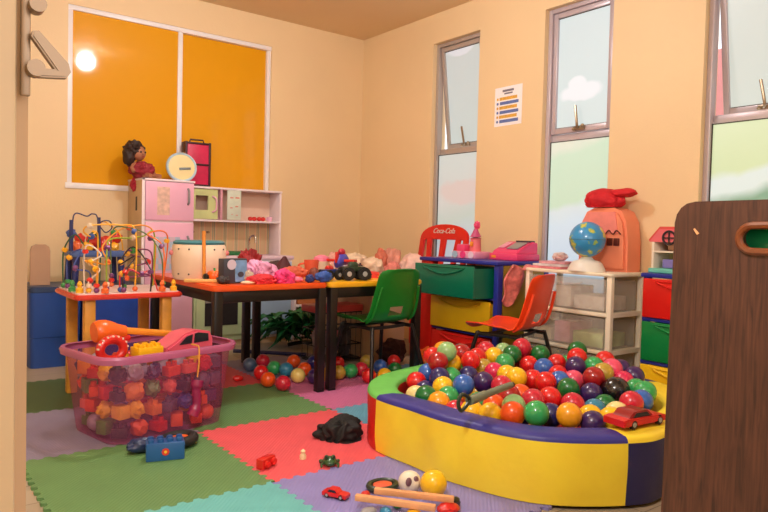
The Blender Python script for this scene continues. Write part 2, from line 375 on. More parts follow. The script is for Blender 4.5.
# ------------------------------------------------------------------ play kitchen against the back wall
KF = 4.228
white_lam = M('white_laminate', (244, 230, 236), rough=.35, var=.02)
pink_lam = M('pink_laminate', (240, 184, 212), rough=.35, var=.02)
tan_side = M('beige_laminate', (206, 178, 140), rough=.5, var=.04)
green_lam = M('pale_green_laminate', (198, 222, 180), rough=.4, var=.02)
blue_lam = M('light_blue_laminate', (170, 202, 240), rough=.4, var=.02)
lilac_lam = M('pale_lilac_laminate', (234, 208, 226), rough=.4, var=.02)
dark_glass = M('dark_oven_glass', (52, 48, 52), rough=.2, var=.05)
grey_pl = M('grey_plastic', (150, 148, 150), rough=.4, var=.02)
chrome = M('chrome', (200, 196, 190), rough=.12, metal=1, var=0)
black_pl = M('black_plastic', (22, 21, 22), rough=.4, var=.05)
K = thing('play_kitchen', 'pink, pale green and light blue wooden play kitchen against the back wall', 'toy kitchen', (1.35, YB-.003, ZF))
def kb(mb, x0, x1, y0, y1, z0, z1, bev=.002):  # world numbers into kitchen space
    return mb.span((x0-1.35, y0-YB+.003, z0-ZF), (x1-1.35, y1-YB+.003, z1-ZF), bev)
yb = YB-.003
kb(MB(), 1.318, 1.332, KF+.004, yb, ZF, 1.095).done('side_panel', tan_side, K)
kb(MB(), 1.316, 1.334, KF-.004, KF+.004, ZF, 1.105).done('edge_strip', white_lam, K)
f = MB(); kb(f, 1.332, 1.655, KF+.01, yb, ZF, 1.09); kb(f, 1.316, 1.66, KF-.004, yb, 1.092, 1.105); f.done('fridge_body', white_lam, K)
for nm, z0, z1, hz in (('fridge_door', .842, 1.088, (.95, 1.05)), ('fridge_door', .05, .828, (.60, .74))):
    d = kb(MB(), 1.337, 1.652, KF-.006, KF+.008, z0, z1, .004).done(nm, pink_lam, K)
    h = MB(); h.tube([(x_, y_, z_) for x_, y_, z_ in ((1.612-1.35, KF-.006-yb, hz[0]-ZF), (1.61-1.35, KF-.028-yb, hz[0]+.012-ZF), (1.61-1.35, KF-.028-yb, hz[1]-.012-ZF), (1.612-1.35, KF-.006-yb, hz[1]-ZF))], .0075, 8, smooth=False); h.done('handle', grey_pl, d)
    if z0 > .5:
        s = kb(MB(), 1.41, 1.49, KF-.0075, KF-.0055, .875, 1.055, 0).done('sticker_sheet', M('faded_sticker', (226, 190, 176), rough=.5, var=.12, vs=40), d)
    else:
        g, nt, b = nodes('gingham'); tcn = nt.nodes.new('ShaderNodeTexCoord'); ck = nt.nodes.new('ShaderNodeTexChecker'); ck.inputs['Scale'].default_value = 28
        ck.inputs['Color1'].default_value = (*lin((214, 186, 204)), 1); ck.inputs['Color2'].default_value = (*lin((176, 196, 218)), 1)
        nt.links.new(tcn.outputs['Object'], ck.inputs['Vector']); nt.links.new(ck.outputs['Color'], b.inputs['Base Color'])
        kb(MB(), 1.40, 1.56, KF-.0085, KF-.0055, .52, .735, 0).done('checked_panel', g, d)
kb(MB(), 1.3155, 1.3185, KF+.10, KF+.13, .90, .99).done('side_slot', black_pl, K)
ov = kb(MB(), 1.662, 2.022, KF, yb, .03, .585, .003).done('oven_body', green_lam, K)
d = kb(MB(), 1.675, 2.012, KF-.012, KF-.0005, .07, .46, .004).done('oven_door', green_lam, K)
wn = MB(); kb(wn, 1.735, 1.972, KF-.016, KF-.012, .14, .325, .0); wn.done('oven_window', dark_glass, d)
kb(MB(), 1.735, 1.972, KF-.021, KF-.016, .295, .31, .001).done('window_bar', grey_pl, d)
for k in range(4):
    x_ = 1.72+k*.08-1.35
    MB().cyl((x_, KF-.03-yb, .52-ZF), (x_, KF-yb, .52-ZF), .018).done('knob', grey_pl, K)
kb(MB(), 2.022, 2.40, KF, yb, .03, .585, .003).done('sink_cabinet', white_lam, K)
kb(MB(), 2.032, 2.392, KF-.012, KF-.0005, .05, .57, .004).done('cabinet_door', blue_lam, K)
kb(MB(), 1.662, 2.40, KF+.015, yb, ZF, .03, 0).done('plinth', tan_side, K)
kb(MB(), 1.658, 2.41, KF-.012, yb, .585, .612, .004).done('worktop', lilac_lam, K)
HF = 4.36
h = MB(); kb(h, 1.66, 1.672, HF, yb, .612, 1.07); kb(h, 2.362, 2.376, HF, yb, .612, 1.07); kb(h, 1.658, 2.38, HF-.004, yb, 1.07, 1.084); h.done('hutch_frame', white_lam, K)
kb(MB(), 1.672, 2.362, HF+.002, yb, .845, .858).done('shelf', white_lam, K)
kb(MB(), 1.672, 2.362, yb-.008, yb, .858, 1.07).done('hutch_back', M('peach_laminate', (238, 204, 180), rough=.5, var=.02), K)
sm_, nt, b = nodes('striped_backsplash'); tcn = nt.nodes.new('ShaderNodeTexCoord'); wv = nt.nodes.new('ShaderNodeTexWave'); wv.inputs['Scale'].default_value = 3.6
nt.links.new(tcn.outputs['Object'], wv.inputs['Vector']); rr = nt.nodes.new('ShaderNodeValToRGB'); el = rr.color_ramp.elements; rr.color_ramp.interpolation = 'CONSTANT'
for q in range(4): el.new(.5)
for e, (p_, c_) in zip(el, [(0, (216, 186, 142)), (.42, (226, 162, 136)), (.55, (224, 196, 150)), (.8, (224, 196, 150)), (.9, (132, 150, 138)), (.97, (216, 186, 142))]): e.position = p_; e.color = (*lin(c_), 1)
nt.links.new(wv.outputs['Fac'], rr.inputs['Fac']); nt.links.new(rr.outputs['Color'], b.inputs['Base Color'])
kb(MB(), 1.672, 2.362, yb-.008, yb, .612, .845).done('backsplash', sm_, K)
for x_ in (1.76, 1.87): MB().cyl((x_-1.35, -.03, .77-ZF), (x_-1.35, -.008, .77-ZF), .008).done('hook', steel, K)
kb(MB(), 1.90, 1.915, HF+.004, yb-.008, .858, 1.07).done('divider', M('pink_divider', (222, 160, 176), rough=.45), K)
mw = MB(); mw.prism([(0, 0), (.19, 0), (.19, .205), (0, .205)], .012, Matrix.Translation((1.69-1.35, HF+.02-yb, .862-ZF)) @ Euler((PI/2, 0, 0)).to_matrix().to_4x4(), holes=[[(.03, .06), (.12, .06), (.12, .16), (.03, .16)]])
mwo = mw.done('microwave_front', M('microwave_green', (206, 214, 150), rough=.4), K)
MB().tube([(.345+.145, HF+.008-yb, .91-ZF), (.345+.165, HF-.012-yb, .93-ZF), (.345+.165, HF-.012-yb, 1.0-ZF), (.345+.145, HF+.008-yb, 1.02-ZF)], .006).done('handle', pink_lam, mwo)
ph = kb(MB(), 1.945, 2.05, HF-.006, HF+.002, .862, 1.069, .003).done('menu_board', M('pale_mint_board', (212, 222, 206), rough=.4, var=.04, vs=30), K)
dd = MB()
for u, v, s_ in ((.02, .15, .025), (.06, .15, .03), (.06, .09, .022), (.02, .08, .02), (.065, .03, .016), (.03, .035, .012)): kb(dd, 1.945+u, 1.945+u+s_, HF-.0075, HF-.006, .862+v, .862+v+s_*.35, 0)
dd.done('drawing', M('faded_coral_print', (226, 150, 130), rough=.5), ph)
fc = MB(); fx = 2.14-1.35; fy = 4.40-yb
fc.cyl((fx, fy, .612-ZF), (fx, fy, .632-ZF), .016); fc.tube([(fx, fy, .63-ZF), (fx, fy, .72-ZF), (fx+.012, fy-.02, .75-ZF), (fx+.024, fy-.045, .742-ZF), (fx+.026, fy-.05, .70-ZF)], .0075, 10); fc.done('faucet', chrome, K)
bn = MB(); bn.box((2.0-1.35, 4.36-yb, .612+.014-ZF), (.20, .14, .028), .008); bn.done('burner_plate', M('deep_green_plastic', (34, 110, 60), rough=.4), K)
red_pl = M('red_plastic', (216, 34, 30), rough=.3, coat=.3, var=.03)
for k, x_ in enumerate((2.145, 2.18, 2.215, 2.25)):
    o = MB().sph((0, 0, .016), .018, (1, .9, .9)).done('toy_tomato', red_pl, None, (x_, 4.40+.006*(k % 2), .8581)); tag(o, '%s of the four small red toy foods on the kitchen shelf' % ['leftmost', 'second from left', 'third from left', 'rightmost'][k], 'toy food', 'red toy food on the kitchen shelf')
t_ = thing('toy_cup', 'small pink toy cup with handle at the right end of the kitchen shelf', 'toy cup', (2.30, 4.40, .8581))
MB().lathe([(0, 0), (.016, 0), (.021, .034), (.017, .034), (.013, .004), (0, .004)]).done('cup', pink_lam, t_); MB().tube([(-.018, 0, .028), (-.03, 0, .02), (-.017, 0, .008)], .003).done('handle', pink_lam, t_)
# ------------------------------------------------------------------ two rectangular toddler tables
TZ = .545
def rrect(w_, d_, r, n=5):
    pts = []
    for cx, cy, a0 in ((w_/2-r, d_/2-r, 0), (-w_/2+r, d_/2-r, 90), (-w_/2+r, -d_/2+r, 180), (w_/2-r, -d_/2+r, 270)):
        for k in range(n+1):
            a = math.radians(a0+90*k/n); pts.append((cx+r*math.cos(a), cy+r*math.sin(a)))
    return pts
blk_metal = M('black_powder_coat', (24, 19, 18), rough=.35, var=.05)
def table(x0, x1, mat, label):
    t = thing('toddler_table', label, 'table', ((x0+x1)/2, 3.19, 0), 0, 'black legged toddler tables'); w_, d_ = x1-x0, .895
    MB().prism(rrect(w_, d_, .045), .026, Matrix.Translation((0, 0, TZ-.026)), bev=.006).done('tabletop', mat, t)
    a = MB(); hw, hd = w_/2-.033, d_/2-.035
    for s_ in (-1, 1): a.box((0, s_*hd, TZ-.053), (w_-.06, .022, .054), .003); a.box((s_*hw, 0, TZ-.053), (.022, d_-.07, .054), .003)
    a.done('apron', blk_metal, t)
    for sx in (-1, 1):
        for sy in (-1, 1):
            lg = MB().box((sx*(w_/2-.033), sy*(d_/2-.033), (TZ-.027)/2+.006), (.041, .041, TZ-.027-.012), .004).done('leg', blk_metal, t)
            MB().box((sx*(w_/2-.033), sy*(d_/2-.033), .006), (.04, .04, .012), .003).done('foot_cap', black_pl, lg)
table(1.166, 1.7745, M('orange_laminate', (242, 92, 30), rough=.35, coat=.2, var=.03), 'orange topped toddler table with black metal legs beside the pink bin')
table(1.7760, 2.394, M('yellow_laminate', (250, 190, 34), rough=.35, coat=.2, var=.03), 'yellow topped toddler table with black legs, in front of it the green chair')
# ------------------------------------------------------------------ moulded children's chairs
def chair(label, mat, loc, face, group='moulded plastic school chairs'):
    """shell seat on black bent tube legs; local +Y is where the chair faces"""
    c = thing('school_chair', label, 'chair', loc, face, group)
    sz, w0 = .325, .34
    prof = [(.185, sz-.016), (.172, sz+.002), (.10, sz+.004), (0, sz-.006), (-.08, sz-.008), (-.125, sz+.012), (-.150, sz+.06), (-.170, sz+.14), (-.190, sz+.22), (-.204, sz+.272), (-.213, sz+.283)]
    lens = [0]
    for p, q in zip(prof, prof[1:]): lens.append(lens[-1]+math.hypot(q[0]-p[0], q[1]-p[1]))
    def at(u):
        s_ = u*lens[-1]
        for k in range(len(prof)-1):
            if s_ <= lens[k+1]+1e-9:
                a = (s_-lens[k])/(lens[k+1]-lens[k]); return prof[k][0]+(prof[k+1][0]-prof[k][0])*a, prof[k][1]+(prof[k+1][1]-prof[k][1])*a, s_
    LT = lens[-1]
    def surf(u, v):
        y, z, s_ = at(u); x = (v-.5)*2
        hw = w0/2*(1 if s_ < LT*.5 else 1-.16*((s_-LT*.5)/(LT*.5)))
        d = min(s_, LT-s_); R_ = .045
        if d < R_: hw -= (R_-math.sqrt(max(0, R_*R_-(R_-d)**2)))
        cup = .022*abs(x)**3
        back = min(1, max(0, (s_-.24)/.08))
        return Vector((x*hw, y+cup*back*1.2, z+cup*(1-back)))
    t = bmesh.new(); nu, nv = 44, 20; V = [[t.verts.new(surf(i/nu, j/nv)) for j in range(nv+1)] for i in range(nu+1)]
    for i in range(nu):
        for j in range(nv):
            u, v = (i+.5)/nu*LT, (j+.5)/nv
            if .352 < u < .402 and .36 < v < .64: continue          # hand hole low in the back
            t.faces.new((V[i][j], V[i+1][j], V[i+1][j+1], V[i][j+1]))
    bmesh.ops.delete(t, geom=[v for v in t.verts if not v.link_faces], context='VERTS')
    bmesh.ops.recalc_face_normals(t, faces=list(t.faces)); bmesh.ops.solidify(t, geom=list(t.faces), thickness=.006)
    MB()._add(t).done('dummy', None) if False else None
    mb = MB(); mb._add(t)
    for s_ in (-1, 1): mb.tube([(s_*.15, -.085, sz+.0), (s_*.148, -.128, sz+.03), (s_*.143, -.158, sz+.10), (s_*.132, -.180, sz+.19)], .008, 6)
    mb.done('shell', mat, c, smooth=50)
    for s_ in (-1, 1):
        l = MB(); l.tube([(s_*.195, -.185, .012), (s_*.148, -.13, sz-.05), (s_*.138, -.105, sz-.03), (s_*.138, .09, sz-.03), (s_*.148, .12, sz-.05), (s_*.185, .17, .012)], .0105, 10, sub=8)
        lo = l.done('leg', blk_metal, c)
        MB().cyl((s_*.197, -.187, 0), (s_*.193, -.182, .022), .0135, bev=.003).done('foot_cap', black_pl, lo); MB().cyl((s_*.186, .171, 0), (s_*.183, .168, .022), .0135, bev=.003).done('foot_cap', black_pl, lo)
    st = MB()
    for y in (-.08, .07): st.tube([(-.138, y, sz-.03), (0, y, sz-.034), (.138, y, sz-.03)], .009, 8)
    st.done('stretcher', blk_metal, c); return c
green_pl = M('green_chair_plastic', (18, 128, 40), rough=.38, coat=.15, var=.05, vs=8)
orange_pl = M('orange_chair_plastic', (250, 72, 22), rough=.38, coat=.15, var=.04, vs=8)
chair('moulded green plastic chair with black legs pushed up to the yellow table', green_pl, (2.15, 2.85, .003), math.radians(5))
chair('moulded orange plastic chair with black legs behind the ball pit', orange_pl, (2.598, 2.295, .003), math.radians(16))
# ------------------------------------------------------------------ drawer units
blue_fr = M('royal_blue_plastic', (38, 48, 150), rough=.35, var=.03)
drw = {'green': M('green_drawer_plastic', (0, 112, 84), rough=.35, var=.03), 'yellow': M('yellow_drawer_plastic', (240, 196, 24), rough=.35, var=.03), 'red': M('red_drawer_plastic', (214, 26, 20), rough=.35, var=.03), 'green2': M('grass_green_drawer_plastic', (0, 128, 62), rough=.35, var=.03)}
def drawer(parent, name, mat, xf, y0, y1, z0, z1, depth, label=None):
    """open tub whose front faces -X, with a shallow scoop grip under its rim"""
    D = MB(); t_ = .006
    D.span((xf, y0, z0), (xf+.012, y1, z1), .004); D.span((xf+.012, y0+.006, z0), (xf+depth, y0+.006+t_, z1-.012)); D.span((xf+.012, y1-.012, z0), (xf+depth, y1-.006, z1-.012))
    D.span((xf+.012, y0+.006, z0), (xf+depth, y1-.006, z0+t_)); D.span((xf+depth-t_, y0+.006, z0), (xf+depth, y1-.006, z1-.012))
    d = D.done(name, mat, parent)
    if label: d['label'] = label
    w_ = y1-y0; g = MB(); ym = (y0+y1)/2
    pts = [(xf-.004, ym-w_*.34+w_*.68*k/10, z1-.018-.034*math.sin(PI*k/10)) for k in range(11)]
    g.tube(pts, .0055, 6, smooth=False); g.tube([(xf-.002, ym-w_*.36, z1-.012), (xf-.002, ym+w_*.36, z1-.012)], .004, 6)
    g.done('handle', mat, d); return d
# unit beside the yellow table: blue top and posts, red left post
U = thing('drawer_unit', 'blue and red framed drawer unit with its green top drawer pulled out', 'drawers', (2.75, 2.53, 0)); ux, uy = 2.75, 2.53
def ub(mb, x0, x1, y0, y1, z0, z1, bev=.004): return mb.span((x0-ux, y0-uy, z0), (x1-ux, y1-uy, z1), bev)
f = MB(); ub(f, 2.735, 3.19, 2.525, 3.195, .630, .652, .006); f.done('top', blue_fr, U)
ub(MB(), 2.75, 2.79, 2.53, 2.565, 0, .63).done('post', blue_fr, U); ub(MB(), 3.15, 3.19, 2.53, 2.565, 0, .63).done('post', blue_fr, U)
red_post = ub(MB(), 2.75, 2.80, 3.085, 3.19, 0, .63).done('post', drw['red'], U); red_post['label'] = 'wide red post'
ub(MB(), 3.15, 3.19, 3.14, 3.19, 0, .63).done('post', drw['red'], U)
f = MB(); 
for z in (.44, .225, .012): ub(f, 2.757, 3.18, 2.565, 3.085, z-.012, z)
f.done('rail', blue_fr, U)
ub(MB(), 2.80, 3.15, 2.535, 2.543, .02, .63, 0).done('side_panel', M('olive_side_panel', (170, 140, 30), rough=.5), U)
drawer(U, 'drawer', drw['green'], 2.60-ux, 2.575-uy, 3.075-uy, .442, .622, .33, 'green top drawer pulled out')
drawer(U, 'drawer', drw['yellow'], 2.735-ux, 2.575-uy, 3.075-uy, .232, .420, .37, 'yellow middle drawer')
drawer(U, 'drawer', drw['red'], 2.748-ux, 2.575-uy, 3.075-uy, .018, .206, .37, 'red bottom drawer')
# translucent three drawer cart
tr, nt, b = nodes('smoky_clear_plastic'); b.inputs['Base Color'].default_value = (*lin((232, 226, 216)), 1); b.inputs['Roughness'].default_value = .25
ts = nt.nodes.new('ShaderNodeBsdfTransparent'); ts.inputs[0].default_value = (.97, .96, .94, 1); mix = nt.nodes.new('ShaderNodeMixShader'); mix.inputs[0].default_value = .22
nt.links.new(ts.outputs[0], mix.inputs[1]); nt.links.new(b.outputs[0], mix.inputs[2]); nt.links.new(mix.outputs[0], nt.nodes['Material Output'].inputs[0])
cream_pl = M('cream_plastic', (246, 236, 214), rough=.4, var=.02)
cx, cy = 2.87, 1.892
Q = thing('drawer_cart', 'cream framed drawer cart with see-through drawers, globe on top', 'drawers', (cx, cy, 0)); QD, QW, QH = .30, .545, .625
f = MB(); f.prism([(p[0]+QD/2, p[1]+QW/2) for p in rrect(QD+.02, QW+.02, .03)], .018, Matrix.Translation((0, 0, QH-.018)), bev=.005); f.done('top', cream_pl, Q)
for a, c in ((0, 0), (QD-.028, 0), (0, QW-.028), (QD-.028, QW-.028)): MB().span((a, c, 0), (a+.028, c+.028, QH-.018), .003).done('post', cream_pl, Q)
for z in (.425, .235, .045):
    f = MB(); f.span((.002, .028, z-.022), (QD-.002, QW-.028, z-.006)); f.span((.003, .002, z-.022), (QD-.003, .028, z)); f.span((.003, QW-.028, z-.022), (QD-.003, QW-.002, z)); f.span((-.004, .02, z-.02), (.014, QW-.02, z), .004); f.done('shelf_frame', cream_pl, Q)
for z, h_ in ((.427, .165), (.237, .16), (.047, .16)):
    D = MB(); D.span((-.006, .03, z), (0, QW-.03, z+h_), .002); D.span((0, .032, z), (QD-.03, .037, z+h_-.01)); D.span((0, QW-.037, z), (QD-.03, QW-.032, z+h_-.01)); D.span((0, .032, z), (QD-.03, QW-.032, z+.004)); D.span((QD-.034, .032, z), (QD-.03, QW-.032, z+h_-.01))
    d = D.done('drawer', tr, Q)
    MB().tube([(-.012, QW*.3, z+h_-.02), (-.02, QW*.36, z+h_-.03), (-.02, QW*.64, z+h_-.03), (-.012, QW*.7, z+h_-.02)], .006, 6).done('handle', tr, d)
random.seed(4)
pal = [(250, 244, 232), (236, 232, 226), (240, 140, 140), (206, 226, 150), (250, 180, 196), (240, 214, 180)]
dn = ['upper', 'middle', 'lower']
for k, z in enumerate((.4311, .2411, .0511)):
    for q, (y0, y1, h_) in enumerate(((.06, .24, .07), (.26, .36, .11), (.38, .50, .06))):
        o = MB().box(((.13), (y0+y1)/2, h_/2), (.2, y1-y0, h_), .004).done('paper_stack', M('papers_%d' % ((k*3+q) % 6), pal[(k*3+q) % 6], rough=.6, var=.15, vs=20), None, (cx, cy, z))
        tag(o, '%s stack of papers in the %s clear drawer, %s of three' % (['low', 'tall', 'small'][q], dn[k], ['nearest the right unit', 'the middle one', 'nearest the blue unit'][q]), 'papers', 'stacks inside the clear drawers')
# primary coloured unit behind the brown board
V_ = thing('drawer_unit', 'blue framed unit with red, green and yellow drawers half behind the brown board', 'drawers', (2.85, 1.25, 0))
f = MB(); f.span((-.01, -.01, .622), (.31, .47, .642), .005); f.done('top', blue_fr, V_)
for a in ((0, 0), (.27, 0), (0, .432), (.27, .432)): MB().span((a[0], a[1], 0), (a[0]+.03, a[1]+.028, .622), .003).done('post', blue_fr, V_)
f = MB()
for z in (.435, .235, .02): f.span((-.004, .0, z-.016), (.3, .46, z), .003)
f.done('rail', blue_fr, V_)
for m_, z0, z1, l_ in (('red', .437, .618, 'red top drawer'), ('green2', .237, .417, 'green middle drawer'), ('yellow', .022, .217, 'yellow bottom drawer')): drawer(V_, 'drawer', drw[m_], -.014, .006, .454, z0, z1, .28, l_)
# ------------------------------------------------------------------ red plastic armchair with white lettering
RC = thing('plastic_chair', 'red plastic chair with white soft drink lettering on its back, by the window', 'chair', (2.92, 3.46, 0))
sh = M('red_chair_plastic', (224, 34, 26), rough=.35, coat=.2, var=.03)
MB().prism(rrect(.40, .46, .05), .02, Matrix.Translation((0, 0, .42)), bev=.006).done('seat', sh, RC)
bk = MB(); n_ = 16
top = [(.25*math.cos(PI*k/n_), .33+.115*math.sin(PI*k/n_)**.75) for k in range(n_+1)]     # local x right, y up
outer = [(.25, 0)]+top+[(-.25, 0)]
def hole(a0, a1, b0, b1, y0, ya, yb): return [(a0, y0), (a1, y0), (b1, yb), (b0, ya)]
holes = [[(-.205, .03), (-.135, .03), (-.175, .335), (-.200, .33)], [(-.09, .03), (-.022, .03), (-.03, .335), (-.125, .335)], [(.022, .03), (.09, .03), (.125, .335), (.03, .335)], [(.135, .03), (.205, .03), (.200, .33), (.175, .335)]]
bm_ = Matrix.Translation((.205, 0, .43)) @ Euler((0, math.radians(9), 0)).to_matrix().to_4x4() @ Matrix(((0, 0, 1, 0), (1, 0, 0, 0), (0, 1, 0, 0), (0, 0, 0, 1)))
bk.prism(outer, .018, bm_, holes=holes, bev=.004); bko = bk.done('backrest', sh, RC)
for sx in (-1, 1):
    for sy in (-1, 1): MB().cyl((sx*.17, sy*.21, 0), (sx*.165, sy*.195, .42), .022, .028).done('leg', sh, RC)
def text(body, size, name, mat, parent, mtx, ext=.001, shear=0):
    cu = bpy.data.curves.new(name, 'FONT'); cu.body = body; cu.size = size; cu.extrude = ext; cu.align_x = 'CENTER'; cu.align_y = 'CENTER'; cu.shear = shear
    o = bpy.data.objects.new(name+'_tmp', cu); COL.objects.link(o); dg = bpy.context.evaluated_depsgraph_get(); dg.update()
    me = bpy.data.meshes.new_from_object(o.evaluated_get(dg)); me.transform(mtx); bpy.data.objects.remove(o); bpy.data.curves.remove(cu)
    r = bpy.data.objects.new(name, me); COL.objects.link(r); me.materials.clear(); me.materials.append(mat)
    if parent: r.parent = parent
    return r
white_ink = M('white_ink', (240, 226, 216), rough=.5, var=0)
tm = Matrix.Translation((.2, 0, .43)) @ Euler((0, math.radians(9), 0)).to_matrix().to_4x4() @ Matrix.Translation((.001, -.0, .395)) @ Matrix(((0, 0, -1, 0), (-1, 0, 0, 0), (0, 1, 0, 0), (0, 0, 0, 1)))
text('Coca-Cola', .052, 'lettering', white_ink, bko, tm, .0015, .35)
# ------------------------------------------------------------------ ball pit
OUT = [(1.452, 1.95), (1.448, 1.70), (1.463, 1.51), (1.555, 1.255), (1.78, 1.085), (1.95, 1.065), (2.3, 1.15), (2.54, 1.36), (2.6, 1.62), (2.54, 1.9), (2.38, 2.12), (2.137, 2.26), (1.9, 2.24), (1.615, 2.15)]
PCX = sum(p[0] for p in OUT)/len(OUT); PCY = sum(p[1] for p in OUT)/len(OUT)
def spline_pt(s_):
    n = len(OUT); i = int(math.floor(s_)) % n; u = s_-math.floor(s_)
    a, b_, c, d = [Vector(OUT[(i+k) % n]) for k in (-1, 0, 1, 2)]
    return .5*((2*b_)+(c-a)*u+(2*a-5*b_+4*c-d)*u*u+(3*b_-a-3*c+d)*u**3)
PH = .205
fab_b = M('blue_vinyl', (52, 50, 138), rough=.45, var=.05, vs=10, bump=.15, bs=30)
fab_n = M('navy_vinyl', (34, 36, 92), rough=.45, var=.05, vs=10, bump=.15, bs=30)
fab_y = M('yellow_vinyl', (255, 224, 58), rough=.45, var=.04, vs=8, bump=.15, bs=30)
fab_g = M('green_vinyl', (112, 204, 96), rough=.45, var=.04, vs=8, bump=.15, bs=30)
fab_r = M('red_vinyl', (206, 36, 26), rough=.45, var=.04, vs=8, bump=.15, bs=30)
PIT = thing('ball_pit', 'padded ball pit with blue, yellow and green topped walls, full of plastic balls', 'ball pit', (PCX, PCY, 0))
def ringpt(s_, k, z):  # k=0 outer edge, 1 inner edge
    p = spline_pt(s_); c = Vector((PCX, PCY)); q = p+(c-p).normalized()*.118*k
    return Vector((q.x-PCX, q.y-PCY, z))
def wall_seg(s0, s1, top_m, side_m, in_m, side_l, top_l):
    n = max(8, int((s1-s0)*10))
    wob = lambda s_, z: (.003*math.sin(s_*2*PI*9/14)+.002*math.sin(s_*2*PI*17/14+z*20))*math.sin(z/PH*PI)
    def side(u, v):
        s_ = s0+(s1-s0)*u; z = .002+(PH-.016)*v; p = ringpt(s_, -.02*math.sin(PI*v)+.03*(1-v), z); return p+Vector((p.x, p.y, 0)).normalized()*wob(s_, z)
    o = MB().grid(side, n, 10).done('side_panel', side_m, PIT, smooth=60); o['label'] = side_l
    prof = [(-.0, PH-.014), (.03, PH-.004), (.10, PH+.003), (.5, PH+.007), (.9, PH+.003), (.97, PH-.004), (1.0, PH-.014)]
    def top(u, v):
        x = v*(len(prof)-1); i = min(int(x), len(prof)-2); a = x-i
        return ringpt(s0+(s1-s0)*u, prof[i][0]*(1-a)+prof[i+1][0]*a, prof[i][1]*(1-a)+prof[i+1][1]*a)
    o = MB().grid(top, n, 12).done('top_panel', top_m, PIT, smooth=60); o['label'] = top_l
    MB().grid(lambda u, v: ringpt(s0+(s1-s0)*u, 1.0, .002+(PH-.016)*v), n, 6).done('lining', in_m, PIT, smooth=60)
wall_seg(.2, 3.95, fab_b, fab_y, fab_y, 'yellow front side', 'blue front rim')
wall_seg(3.95, 7.4, fab_y, fab_n, fab_y, 'navy right side', 'yellow right rim')
wall_seg(7.4, 10.4, fab_b, fab_y, fab_b, 'yellow back side', 'blue back rim')
wall_seg(10.4, 14.2, fab_g, fab_r, fab_r, 'red left side', 'green left rim')
pp = [(lambda q: (q.x, q.y))(ringpt(k*.25, 1.0, 0)) for k in range(56)]
MB().prism(pp, .004, Matrix.Translation((0, 0, .001))).done('base_sheet', fab_n, PIT)
PIT_B="1722,2008,201,red;1798,2027,224,blue;1847,2052,284,red;1789,1956,284,darkred;1910,2004,259,yellow;1923,2076,298,orangeyellow;1857,1979,316,palegreen;2039,2086,277,slate;1754,1907,234,navy;1833,1924,223,green;1713,1841,215,yellow;1702,1931,183,navy;1628,1899,179,cream;1611,1822,197,darkgreen;1677,1773,196,green;1602,1742,192,orangeyellow;1616,1668,175,crimson;1617,1591,192,yellow;1962,1946,274,red;2063,2006,269,red;2134,1973,271,yellow;2229,2007,277,palegreen;2164,1898,289,darkgreen;2090,1871,264,green;2242,1912,311,crimson;2309,1925,261,orange;2289,1848,287,darkgreen;2033,1938,236,olive;2013,1858,236,magenta;1913,1907,223,navy;1856,1767,231,purple;1754,1772,232,blue;1968,1700,249,yellow;1999,1776,241,yellow;2233,1914,234,darkred;2205,1838,249,red;2068,1701,229,red;1869,1685,231,crimson;1789,1578,228,darkred;1869,1593,216,orange;1804,1480,230,crimson;1710,1574,203,orange;1657,1442,214,orange;1686,1368,229,green;1719,1656,193,green;1628,1514,198,yellow;2018,1598,245,red;1898,1482,225,red;1721,1494,219,palegreen;2202,1756,252,blue;1781,1386,204,navy;2305,1771,258,red;2326,1684,296,red;2392,1732,312,darkgreen;2386,1780,244,green;2257,1639,274,purple;2332,1605,272,green;2414,1609,287,red;2322,1514,280,pink;2240,1499,274,olive;2403,1527,266,purple;2377,1451,254,purple;2192,1675,238,red;2183,1593,234,pink;2159,1485,269,darkred;2041,1512,235,darkgreen;2097,1450,222,purple;2175,1399,233,BLACK;2296,1446,245,magenta;2266,1373,233,green;2219,1308,242,green;2066,1267,233,crimson;2146,1278,225,blue;1924,1404,217,crimson;1991,1360,196,teal;2072,1375,198,darkgreen;1990,1273,206,cream;1913,1244,205,yellow;1833,1258,200,purple;1915,1325,194,yellow;1771,1305,225,orangeyellow;1985,2024,290,darkred;2160,2049,284,crimson;2100,1598,239,blue"
FILL="2031,1285,135,red;1623,1573,111,blue;1973,1803,137,yellow;2270,1447,44,green;1827,1990,135,crimson;1939,1835,69,orange;2186,1828,165,navy;1826,1691,151,darkred;2099,1947,51,purple;2247,1541,118,red;2236,1902,110,blue;2110,1337,106,yellow;1643,1680,98,green;2351,1572,47,crimson;1927,1557,160,orange;1932,1517,87,navy;2027,1510,71,darkred;2130,1480,121,purple;1928,1947,56,red;1802,1510,70,blue;1957,1901,150,yellow;2341,1694,142,green;2259,1778,130,crimson;2038,1891,134,orange;1691,1833,136,navy;1760,1419,69,darkred;2159,1681,153,purple;1720,1720,140,red;1859,1263,62,blue;1921,1711,148,yellow;1950,1401,61,green;1831,1409,135,crimson;1774,1824,134,orange;1826,1513,149,navy;2196,2012,53,darkred;2021,1437,116,purple;1908,1345,114,red;2305,1853,137,blue;1913,1424,137,yellow;2037,1790,84,green;2150,1913,146,crimson;1773,1876,49,orange;1912,2063,129,navy;2284,1806,48,darkred;2338,1550,144,purple;2060,1516,147,red;1692,1859,57,blue;2082,2040,124,yellow;2020,1923,60,green;1752,1698,55,crimson;1969,1748,60,orange;1811,1294,123,navy;2251,1465,154,darkred;1868,1463,54,purple;2208,1354,96,red;2208,1820,76,blue;1840,1901,140,yellow;1955,1988,144,green;2214,1715,100,crimson;2103,1782,133,orange;1823,1604,81,navy;2017,1595,55,darkred;1648,1502,76,purple;2035,2005,50,red;1707,1504,136,blue;2007,1577,165,yellow;2162,1599,96,green;1844,2009,51,crimson;1998,1358,113,orange;1864,1806,102,navy;2090,1639,139,darkred;1615,1789,121,purple;2208,1502,47,red;1763,1641,124,blue;1717,1405,139,yellow"
